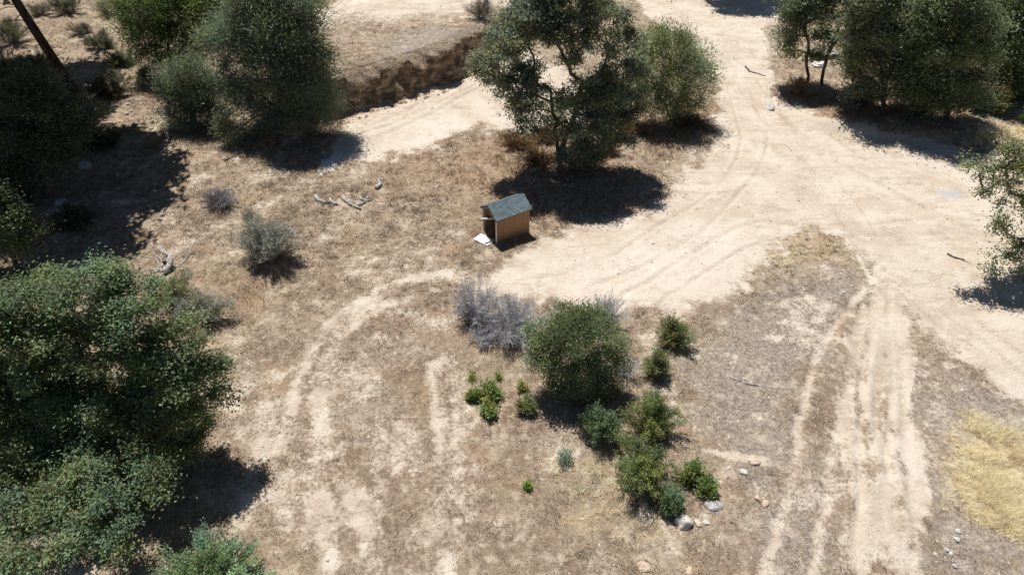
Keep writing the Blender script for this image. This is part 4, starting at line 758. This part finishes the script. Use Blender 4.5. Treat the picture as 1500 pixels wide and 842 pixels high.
# ------------------------------------------------------------------ logs, stumps, sticks
def log(name, p0, p1, r0, r1, label, cat='log', bend=0.12, stubs=2, seed=1, lift=0.0, mat=None, group=None):
    rng = np.random.default_rng(seed); a = at(*p0); b = at(*p1); a[2] += r0*0.75; b[2] += r1*0.75+lift; m = 9; side = unit(np.cross(b-a, [0, 0, 1.0]))
    t = np.linspace(0, 1, m+1)[:, None]; L = np.linalg.norm(b-a)
    Q = a+(b-a)*t+side*np.sin(t*math.pi*1.3)*bend*L+rng.normal(size=(m+1, 3))*0.025*L*0.4; Q[:, 2] = np.maximum(Q[:, 2], ground_z(Q[:, 0], Q[:, 1])+r1*0.5)
    r = (r0+(r1-r0)*t[:, 0])*(1+rng.normal(size=m+1)*0.10); k = 9
    # continuous tube with end caps
    d = unit(np.gradient(Q, axis=0)); s = unit(np.cross(d, [0, 0, 1.0]+0*d)); u = np.cross(s, d); th = np.arange(k)*2*math.pi/k
    rg = 1+0.13*np.sin(th*3+seed)[None, :, None]+rng.normal(size=(m+1, k, 1))*0.06
    V = Q[:, None, :]+(s[:, None, :]*np.cos(th)[None, :, None]+u[:, None, :]*np.sin(th)[None, :, None])*r[:, None, None]*rg
    V = V.reshape(-1, 3); Fq = [(i*k+j, i*k+(j+1) % k, (i+1)*k+(j+1) % k, (i+1)*k+j) for i in range(m) for j in range(k)]
    nV = len(V); V = np.vstack([V, Q[0]-d[0]*r[0]*0.3, Q[-1]+d[-1]*r[-1]*0.3]); Fq += [(nV, (j+1) % k, j, j) for j in range(0)]
    caps = [[nV, (j+2) % k, (j+1) % k, j] for j in range(0, k-1, 2)] + [[nV, 0, k-1, k-1]][:0]
    capb = [[nV+1, m*k+j, m*k+(j+1) % k, m*k+(j+2) % k] for j in range(0, k-1, 2)]
    Fq = Fq+caps+capb
    root = link(name, None, None, a-np.array([0, 0, r0*0.75]), label, cat, group); org = np.array(root.location)
    link('stem', mesh('stem', V-org, Fq, [mat or M_LOG], True), root)
    for i in range(stubs):
        j = rng.integers(2, m-1); p = Q[j]; dd = unit(d[j]*0.6+rng.normal(size=3)*0.5+np.array([0, 0, 0.6])); l = 0.25+0.35*rng.random()
        pts = np.array([p, p+dd*l*0.5, p+dd*l+rng.normal(size=3)*0.04]); rr = np.array([r[j]*0.5, r[j]*0.38, r[j]*0.15])
        V, Fq2 = tubes(pts[:-1], pts[1:], rr[:-1], rr[1:], 6); link('branch_stub', mesh('branch_stub', V-org, Fq2, [mat or M_LOG], True), root)
log('log', (463, 289), (480, 299), 0.105, 0.083, 'short thick grey log, westernmost of the weathered logs', seed=1)
log('log', (484, 292), (493, 301), 0.083, 0.068, 'stubby grey log between the thick log and long log', seed=2, stubs=1)
log('log', (503, 290), (527, 308), 0.105, 0.068, 'long straight silvery log lying in dry grass', seed=3, bend=0.05)
log('log', (522, 302), (541, 293), 0.09, 0.07, 'crooked silvery log crossing the end of long straight log', seed=4, stubs=3, bend=0.1)
log('log', (527, 290), (541, 296), 0.08, 0.06, 'thin forked silvery log behind the crooked one', seed=5, stubs=2)
log('log', (551, 277), (558, 266), 0.120, 0.105, 'pale stump-like log at the eastern end of the logs', seed=6, stubs=1)
log('stump', (241, 402), (247, 378), 0.17, 0.10, 'bleached white crooked snag beside the great broad oak', cat='stump', seed=7, stubs=2, bend=0.2, lift=0.7)
ST = 'fallen dead branches round the bleached snag'
for i, (a, b, lb) in enumerate([((238, 392), (205, 365), 'thin pale branch reaching away from bleached snag towards the shade'), ((252, 395), (285, 352), 'long thin curved branch rising beyond bleached snag'), ((236, 398), (205, 408), 'dark short branch at the foot of bleached snag'), ((246, 398), (272, 372), 'short thin branch beside the long curved branch'), ((232, 396), (214, 372), 'forked thin twig branch near bleached snag')]):
    log('fallen_branch', a, b, 0.035, 0.015, lb, cat='branch', group=ST, seed=20+i, stubs=2, bend=0.14)
log('fallen_branch', (1068, 552), (1135, 570), 0.03, 0.012, 'thin pale stick lying on the grey gravelly soil', cat='branch', seed=27, stubs=1, bend=0.05)
log('fallen_branch', (1388, 372), (1412, 382), 0.05, 0.03, 'dark stick on the dirt beside the sparse oak', cat='branch', seed=28, stubs=1, mat=M_BARK)
log('fallen_branch', (1092, 98), (1118, 113), 0.07, 0.03, 'dark thin log half buried in the upper road', cat='branch', seed=29, stubs=1, mat=M_BARK)

# ------------------------------------------------------------------ rocks
import bmesh
def rock(px, py, sx, sy, sz, mat, label, seed, name='rock', cat='rock', group=None):
    bm = bmesh.new(); bmesh.ops.create_icosphere(bm, subdivisions=3, radius=1); rng = np.random.default_rng(seed)
    planes = unit(rng.normal(size=(9, 3))); off = 0.62+0.3*rng.random(9)
    for v in bm.verts:
        p = np.array(v.co)
        for q, o in zip(planes, off):
            e = p@q-o
            if e > 0: p = p-q*e*0.9
        p = p*(1+rng.normal()*0.025+0.10*math.sin(4*p[0]+seed)*math.sin(5*p[1]+2*seed)*math.sin(3*p[2]+1)); v.co = (p[0]*sx, p[1]*sy, p[2]*sz)
    me = bpy.data.meshes.new(name); bm.to_mesh(me); bm.free(); me.materials.append(mat)
    b = at(px, py); o = link(name, me, None, (b[0], b[1], b[2]+sz*0.16), label, cat, group); o.rotation_euler = (0, 0, rng.random()*6); return o
rock(1001, 767, 0.34, 0.30, 0.30, M_ROCKW, 'white rounded boulder with shaded face below the small bluish shrub', 1, 'boulder')
rock(1046, 741, 0.34, 0.28, 0.16, M_ROCKG, 'flat grey slab rock beside low vivid green plant', 2)
rock(1104, 677, 0.26, 0.16, 0.13, M_ROCKO, 'long orange-tan rock near the double wheel track', 3)
rock(1089, 692, 0.17, 0.14, 0.12, M_ROCKW, 'pale rock just below the long orange-tan rock', 4)
rock(1110, 731, 0.15, 0.13, 0.12, M_ROCKO, 'small upright tan rock by the wheel track', 5)
rock(1121, 738, 0.17, 0.14, 0.11, M_ROCKO, 'rounder tan rock touching the small upright one', 6)
rock(1022, 766, 0.18, 0.14, 0.09, M_ROCKO, 'low tan rock right of the white boulder', 7)
rock(1034, 766, 0.14, 0.11, 0.08, M_ROCKW, 'little cream rock between boulder and grey slab', 8)
rock(943, 830, 0.24, 0.19, 0.12, M_ROCKO, 'broad pale rock sunk in brown grass', 9)
rock(1010, 836, 0.14, 0.2, 0.09, M_ROCKO, 'narrow pale rock below the white boulder', 10)
rock(1068, 686, 0.07, 0.06, 0.06, M_ROCKW, 'small white stone beside the long orange-tan rock', 11, 'stone', 'stone')
rock(1128, 160, 0.50, 0.36, 0.30, M_ROCKG, 'grey boulder at the edge of the upper dirt road', 12, 'boulder')
rock(1236, 428, 0.13, 0.10, 0.08, M_ROCKW, 'white stone on grey soil just inside the road bend', 13, 'stone', 'stone')
rock(1275, 428, 0.10, 0.08, 0.07, M_ROCKW, 'white stone between the two wheel tracks', 14, 'stone', 'stone')
rock(1174, 450, 0.08, 0.08, 0.06, M_ROCKW, 'tiny white stone on purple-grey soil above the tracks', 15, 'stone', 'stone')
for i, (px, py, lb) in enumerate([(1401, 790, 'largest greenish-white stone beside the golden grass'), (1404, 778, 'greenish-white stone above the largest one beside golden grass'), (1386, 806, 'small greenish-white stone in the lower cluster'), (1393, 812, 'greenish-white stone at the bottom of the cluster'), (1398, 829, 'lone greenish-white stone below the cluster')]):
    rock(px, py, 0.12-0.012*i, 0.10, 0.09, rock_material('lichen_rock', (0.40, 0.41, 0.37), (0.62, 0.63, 0.58)) if i == 0 else bpy.data.materials['lichen_rock'], lb, 30+i, 'stone', 'stone', 'pale stones by the golden grass')
SH = 'rocks in the shaded slope'
for i, (px, py, s, lb) in enumerate([(125, 245, 0.5, 'bluish rock in deep shade, largest on the slope'), (88, 298, 0.42, 'rounded bluish rock in shade below the largest'), (45, 325, 0.45, 'bluish rock in shade near the sunlit bush'), (30, 338, 0.3, 'small pale rock beside the bluish rock near sunlit bush'), (85, 205, 0.4, 'bluish rock in shade above the largest')]):
    rock(px, py, s, s*0.8, s*0.6, M_ROCKG, lb, 40+i, group=SH)
for i, (px, py, lb) in enumerate([(335, 648, 'small pale clod by the shadow of the great oak'), (480, 820, 'pale stone in the bare dirt patch near bluish bush'), (540, 640, 'white pebble by the end of curved path'), (610, 690, 'pale stone in reddish grass patch'), (505, 470, 'pale stone beside the curved dirt path')]):
    rock(px, py, 0.08, 0.07, 0.05, M_ROCKW, lb, 50+i, 'stone', 'stone')

# ------------------------------------------------------------------ things under the thicket
def platform():
    c = at(1206, 84); root = put('timber_platform', None, None, c, (0, 0, 0.08), label='low grey timber platform behind the slim oak', cat='platform')
    bd = box(2.3, 0.2, 0.05, M_GWOOD, 'plank'); bm_ = box(0.12, 0.9, 0.40, M_DWOOD, 'bearer')
    for i in range(4): put('plank', bd, root, (0, -0.36+0.24*i, 0.40))
    for xx in (-0.95, 0, 0.95): put('bearer', bm_, root, (xx, 0, 0.178))
platform()
def bundle(px, py, s, label, seed):
    bm = bmesh.new(); bmesh.ops.create_icosphere(bm, subdivisions=3, radius=1); rng = np.random.default_rng(seed); ph = rng.random(6)*6
    for v in bm.verts:
        p = v.co; k = 1+0.14*math.sin(5*p.x+ph[0]+2*p.y)+0.12*math.sin(6*p.y+ph[1])+0.08*math.sin(9*p.z+ph[2]+3*p.x)+rng.normal()*0.03
        v.co = (p.x*s*1.5*k, p.y*s*k, max(p.z*s*0.55*k, -0.1))
    me = bpy.data.meshes.new('bundle'); bm.to_mesh(me); bm.free(); me.materials.append(M_WHITE); b = at(px, py)
    return link('bundle', me, None, (b[0], b[1], b[2]+0.08), label, 'bundle')
bundle(1199, 97, 0.42, 'crumpled white bundle on the ground under the slim oak', 1)
def bucket():
    b = at(1486, 264); root = link('bucket', None, None, b, 'white bucket standing on dirt behind the sparse oak', 'bucket'); k = 20
    prof = [(0.0, 0.0), (0.20, 0.0), (0.26, 0.55), (0.28, 0.55), (0.28, 0.58), (0.24, 0.58), (0.19, 0.04), (0.0, 0.04)]
    V = [(r*math.cos(2*math.pi*j/k), r*math.sin(2*math.pi*j/k), z) for r, z in prof for j in range(k)]
    Fq = [(i*k+j, i*k+(j+1) % k, (i+1)*k+(j+1) % k, (i+1)*k+j) for i in range(len(prof)-1) for j in range(k)]
    link('body', mesh('body', V, Fq, [M_WHITE], True), root)
    th = np.linspace(0, math.pi, 11); Q = np.stack([0.28*np.cos(th), 0.28*np.sin(th)*0.7, 0.52-0.2*np.sin(th)], 1)
    V, Fq = tubes(Q[:-1], Q[1:], [0.008]*10, [0.008]*10, 5); link('handle', mesh('handle', V, Fq, [M_GWOOD], True), root)
bucket()
def beam():
    b = at(1496, 246); root = put('timber_beam', None, None, (b[0], b[1], b[2]), (0, 0, 0.2), label='dark timber lying behind the white bucket', cat='timber')
    put('beam', box(1.8, 0.22, 0.2, M_DWOOD, 'beam'), root, (0, 0, 0.09)); put('beam', box(1.6, 0.18, 0.16, M_DWOOD, 'beam'), root, (0.1, 0.02, 0.268), (0, 0, 0.06))
beam()

# ------------------------------------------------------------------ grass and gravel (uncountable)
def scatter(bands, seed):
    rng = np.random.default_rng(seed); X, Y = [], []
    for y0, y1, dens in bands:
        hw = 0.80*(y1*CP+CAM_H*SP)+3; n = int((y1-y0)*2*hw*dens); X.append((rng.random(n)*2-1)*hw); Y.append(y0+(y1-y0)*rng.random(n))
    X = np.concatenate(X); Y = np.concatenate(Y)
    k = np.abs(X) < 0.78*(Y*CP+CAM_H*SP)+2; return X[k], Y[k], rng
def blades(X, Y, rng, L, Wd, col, lean=1.0, dirn=None, Z=None):
    n = len(X); P = np.stack([X, Y, ground_z(X, Y)-0.01 if Z is None else Z], 1)
    a = rng.random(n)*2*math.pi
    if dirn is not None: a = dirn+rng.normal(size=n)*0.7
    ln = lean*(0.55+0.6*rng.random(n)); d = unit(np.stack([np.cos(a)*ln, np.sin(a)*ln, 0.55+0.5*rng.random(n)], 1))
    s = np.stack([-np.sin(a), np.cos(a), 0*a], 1)*Wd[:, None]*0.5
    V = np.stack([P-s, P+s, P+d*L[:, None]], 1).reshape(-1, 3)
    return V, np.arange(n*3).reshape(-1, 3), np.repeat(col, 3, 0)
X, Y, rng = scatter([(9, 18, 130), (18, 26, 105), (26, 36, 70), (36, 50, 36), (50, 75, 13)], 3)
dm = sample(G_DIRT, X, Y); gm = sample(G_GRAY, X, Y); sm = sample(G_STRAW, X, Y); rm = sample(G_RED, X, Y); bm_ = sample(G_BANK, X, Y)
cl = fbm(X*1.3, Y*1.3, 91, 4); cl2 = fbm(X*0.35, Y*0.35, 95, 3); clf = vnoise(X*3.3, Y*3.3, 97)
pr = np.clip(1-1.7*dm, 0, 1)*np.clip(0.15+2.6*(cl-0.36), 0.03, 1)*(0.35+0.75*clf)*(1-0.72*gm)*(1-0.8*bm_)*(1-sm*0.6)
k = rng.random(len(X)) < pr; X, Y, cl2, rm, gm = X[k], Y[k], cl2[k], rm[k], gm[k]; n = len(X)
A_ = np.array([0.48, 0.395, 0.285]); B_ = np.array([0.36, 0.275, 0.20]); R_ = np.array([0.42, 0.275, 0.17]); D_ = np.array([0.21, 0.16, 0.12]); S_ = np.array([0.62, 0.53, 0.40]); Y_ = np.array([0.42, 0.385, 0.355])
u = rng.random(n); pcl = np.clip((fbm(X*0.6, Y*0.6, 99, 3)-0.35)*3, 0, 1)
c = A_*pcl[:, None]+B_*(1-pcl[:, None]); c[u < 0.22] = S_; c[(u > 0.86)] = D_; c[(u > 0.22) & (u < 0.22+0.5*rm)] = R_; c[(u > 0.4) & (u < 0.4+0.4*gm)] = Y_
c = c*(1+rng.normal(size=(n, 1))*0.24)
KB = 9; ts = (0.5+1.0*rng.random(n)**2)*np.clip(0.6+1.1*(fbm(X*0.5, Y*0.5, 92, 3)-0.2), 0.5, 1.6)          # blades per tuft, tuft size
X0, Y0 = np.repeat(X, KB), np.repeat(Y, KB); T0 = np.repeat(ts, KB); c = np.repeat(c, KB, 0)*(1+rng.normal(size=(n*KB, 1))*0.14); n = n*KB
X = X0+rng.normal(size=n)*0.085*T0; Y = Y0+rng.normal(size=n)*0.085*T0
far = np.clip(Y/22, 0.9, 2.6); L = (0.09+0.20*rng.random(n)**1.4)*T0*np.clip(far, 1, 1.3); Wd = (0.012+0.012*rng.random(n))*np.clip(far, 0.9, 2.0)
V, Fq, cc = blades(X, Y, rng, L, Wd, np.clip(c, 0.02, 0.9), 1.15)
link('dry_grass', mesh('dry_grass', V, Fq, [M_BLADE], False, {'col': cc}), kind='stuff', label='matted dry tan grass covering the slope and field', cat='grass')
# dark weed stalks in patches
X, Y, rng = scatter([(12, 24, 50), (24, 50, 110)], 13); wd = sample(G_RED, X, Y)*0.6+np.clip((fbm(X*0.4, Y*0.4, 131, 3)-0.5)*3, 0, 0.6)*(X < 0)
k = (rng.random(len(X)) < wd*(vnoise(X*2.1, Y*2.1, 133) > 0.5)*np.clip(1-1.6*sample(G_DIRT, X, Y), 0, 1)); X, Y = X[k], Y[k]; n = len(X)
c = np.array([0.165, 0.115, 0.078])*(1+rng.normal(size=(n, 1))*0.35)
V, Fq, cc = blades(X, Y, rng, 0.15+0.25*rng.random(n), 0.012+0.012*rng.random(n), np.clip(c, 0.02, 0.5), 0.6)
link('dry_weeds_cover', mesh('dry_weeds_cover', V, Fq, [M_BLADE], False, {'col': cc}), kind='stuff', label='dark brown dry weed stalks scattered over the slope', cat='weeds')
# golden grass
X, Y, rng = scatter([(12, 24, 95), (24, 45, 22)], 7); sm = sample(G_STRAW, X, Y); k = rng.random(len(X)) < np.clip((sm-0.05)*1.1, 0, 1)*(0.25+0.75*(fbm(X*1.2, Y*1.2, 17, 3) > 0.42)); X, Y, sm = X[k], Y[k], sm[k]; n = len(X); KB = 32
c = np.array([0.95, 0.805, 0.55])*(1+rng.normal(size=(n, 1))*0.12); c[rng.random(n) < 0.12] = (0.55, 0.42, 0.26)
ts = (0.5+1.0*rng.random(n)**2)*np.clip(0.45+0.8*sm, 0.4, 1.25)*np.clip(0.35+2.2*(fbm(X*0.9, Y*0.9, 18, 3)-0.25), 0.4, 1.6); X, Y, ts = np.repeat(X, KB), np.repeat(Y, KB), np.repeat(ts, KB); c = np.repeat(c, KB, 0)*(1+rng.normal(size=(n*KB, 1))*0.15); n *= KB
X = X+rng.normal(size=n)*0.10*ts; Y = Y+rng.normal(size=n)*0.10*ts; far = np.clip(Y/20, 0.9, 2.0)
V, Fq, cc = blades(X, Y, rng, (0.22+0.45*rng.random(n))*ts, (0.009+0.008*rng.random(n))*far, np.clip(c, 0.02, 0.9), 0.95)
link('golden_grass', mesh('golden_grass', V, Fq, [M_BLADE], False, {'col': cc}), kind='stuff', label='thick golden straw grass beside the wheel tracks', cat='grass')
# gravel
X, Y, rng = scatter([(10, 22, 14), (22, 40, 7), (40, 60, 2)], 15); gm = sample(G_GRAY, X, Y); k = rng.random(len(X)) < (0.12+0.75*gm)*(0.3+0.9*(fbm(X*0.8, Y*0.8, 141, 3) > 0.5)); X, Y = X[k], Y[k]; n = len(X)
oc = np.array([[1, 0, 0], [0, 1, 0], [-1, 0, 0], [0, -1, 0], [0, 0, 1], [0, 0, -0.6]]); s = (0.018+0.05*rng.random(n)**3)*np.clip(Y/22, 0.9, 1.6)
a = rng.random(n)*6.28; ca, sa = np.cos(a)[:, None], np.sin(a)[:, None]; o = oc[None]*(0.7+0.6*rng.random((n, 6, 1)))
V = np.stack([(o[..., 0]*ca-o[..., 1]*sa)*s[:, None]*1.2, (o[..., 0]*sa+o[..., 1]*ca)*s[:, None], o[..., 2]*s[:, None]*0.7], 2)+np.stack([X, Y, ground_z(X, Y)], 1)[:, None, :]
of = np.array([[0, 1, 4], [1, 2, 4], [2, 3, 4], [3, 0, 4], [1, 0, 5], [2, 1, 5], [3, 2, 5], [0, 3, 5]])
Fq = ((np.arange(n)*6)[:, None, None]+of[None]).reshape(-1, 3)
cc = np.clip(np.array([0.55, 0.48, 0.40])*(1+rng.normal(size=(n, 1))*0.22), 0.05, 0.85)
tg = NT('gravel_stone'); tg.base(tg.attr('col').outputs['Color'], 0.9)
link('gravel', mesh('gravel', V.reshape(-1, 3), Fq, [tg.m], False, {'col': np.repeat(cc, 6, 0)}), kind='stuff', label='loose pale gravel scattered on the bare soil', cat='gravel')
def clods(name, X, Y, s, base, rng, label, var=0.15):
    n = len(X); a = rng.random(n)*6.28; ca, sa = np.cos(a)[:, None], np.sin(a)[:, None]; o = oc[None]*(0.6+0.7*rng.random((n, 6, 1)))
    V = np.stack([(o[..., 0]*ca-o[..., 1]*sa)*s[:, None]*1.2, (o[..., 0]*sa+o[..., 1]*ca)*s[:, None], o[..., 2]*s[:, None]*0.75], 2)+np.stack([X, Y, ground_z(X, Y)], 1)[:, None, :]
    cc = np.clip(np.array(base)*(1+rng.normal(size=(n, 1))*var), 0.05, 0.85)
    link(name, mesh(name, V.reshape(-1, 3), ((np.arange(n)*6)[:, None, None]+of[None]).reshape(-1, 3), [tg.m], False, {'col': np.repeat(cc, 6, 0)}), kind='stuff', label=label, cat='soil')
X, Y, rng = scatter([(12, 30, 7), (30, 45, 5), (45, 72, 2)], 25); k = rng.random(len(X)) < sample(G_DIRT, X, Y)*sstep(0.50, 0.66, fbm(X*0.5, Y*0.5, 151, 4)); X, Y = X[k], Y[k]
clods('dirt_clods', X, Y, (0.02+0.06*rng.random(len(X))**2.5)*0.75*np.clip(Y/25, 0.9, 1.8), (0.52, 0.43, 0.34), rng, 'loose clods of pale earth on the bare dirt')
BP, BN, BF, BT, BA, BL = BANKDATA; k = rng.integers(0, len(BP), 900); k = k[rng.random(len(k)) < BA[k]/TERR]; o = 0.75+np.abs(rng.normal(size=len(k)))*0.55
q = BP[k]+BN[k]*o[:, None]
clods('bank_rubble', q[:, 0], q[:, 1], 0.04+0.16*rng.random(len(k))**3, (0.34, 0.25, 0.165), rng, 'crumbled earth lumps along the foot of the cut bank')
n = 2000; i0 = rng.integers(0, len(BL)-1, n); f = rng.random((n, 1))*3.999; j0 = f.astype(int); q = BL[i0, j0[:, 0]]*(1-(f-j0))+BL[i0, j0[:, 0]+1]*(f-j0); q = q[BA[i0] > 0.4]; n = len(q); KB = 8
c = np.where(rng.random((n, 1)) < 0.5, A_, Y_)*(1+rng.normal(size=(n, 1))*0.2); q = np.repeat(q, KB, 0)+rng.normal(size=(n*KB, 3))*np.array([0.1, 0.1, 0.0]); c = np.repeat(c, KB, 0); n *= KB
V, Fq, cc = blades(q[:, 0], q[:, 1], rng, 0.12+0.25*rng.random(n), 0.02+0.02*rng.random(n), np.clip(c, 0.02, 0.9), 1.1, None, q[:, 2]-0.04)
link('bank_grass', mesh('bank_grass', V, Fq, [M_BLADE], False, {'col': cc}), kind='stuff', label='dry grass overhanging the lip of the cut bank', cat='grass')
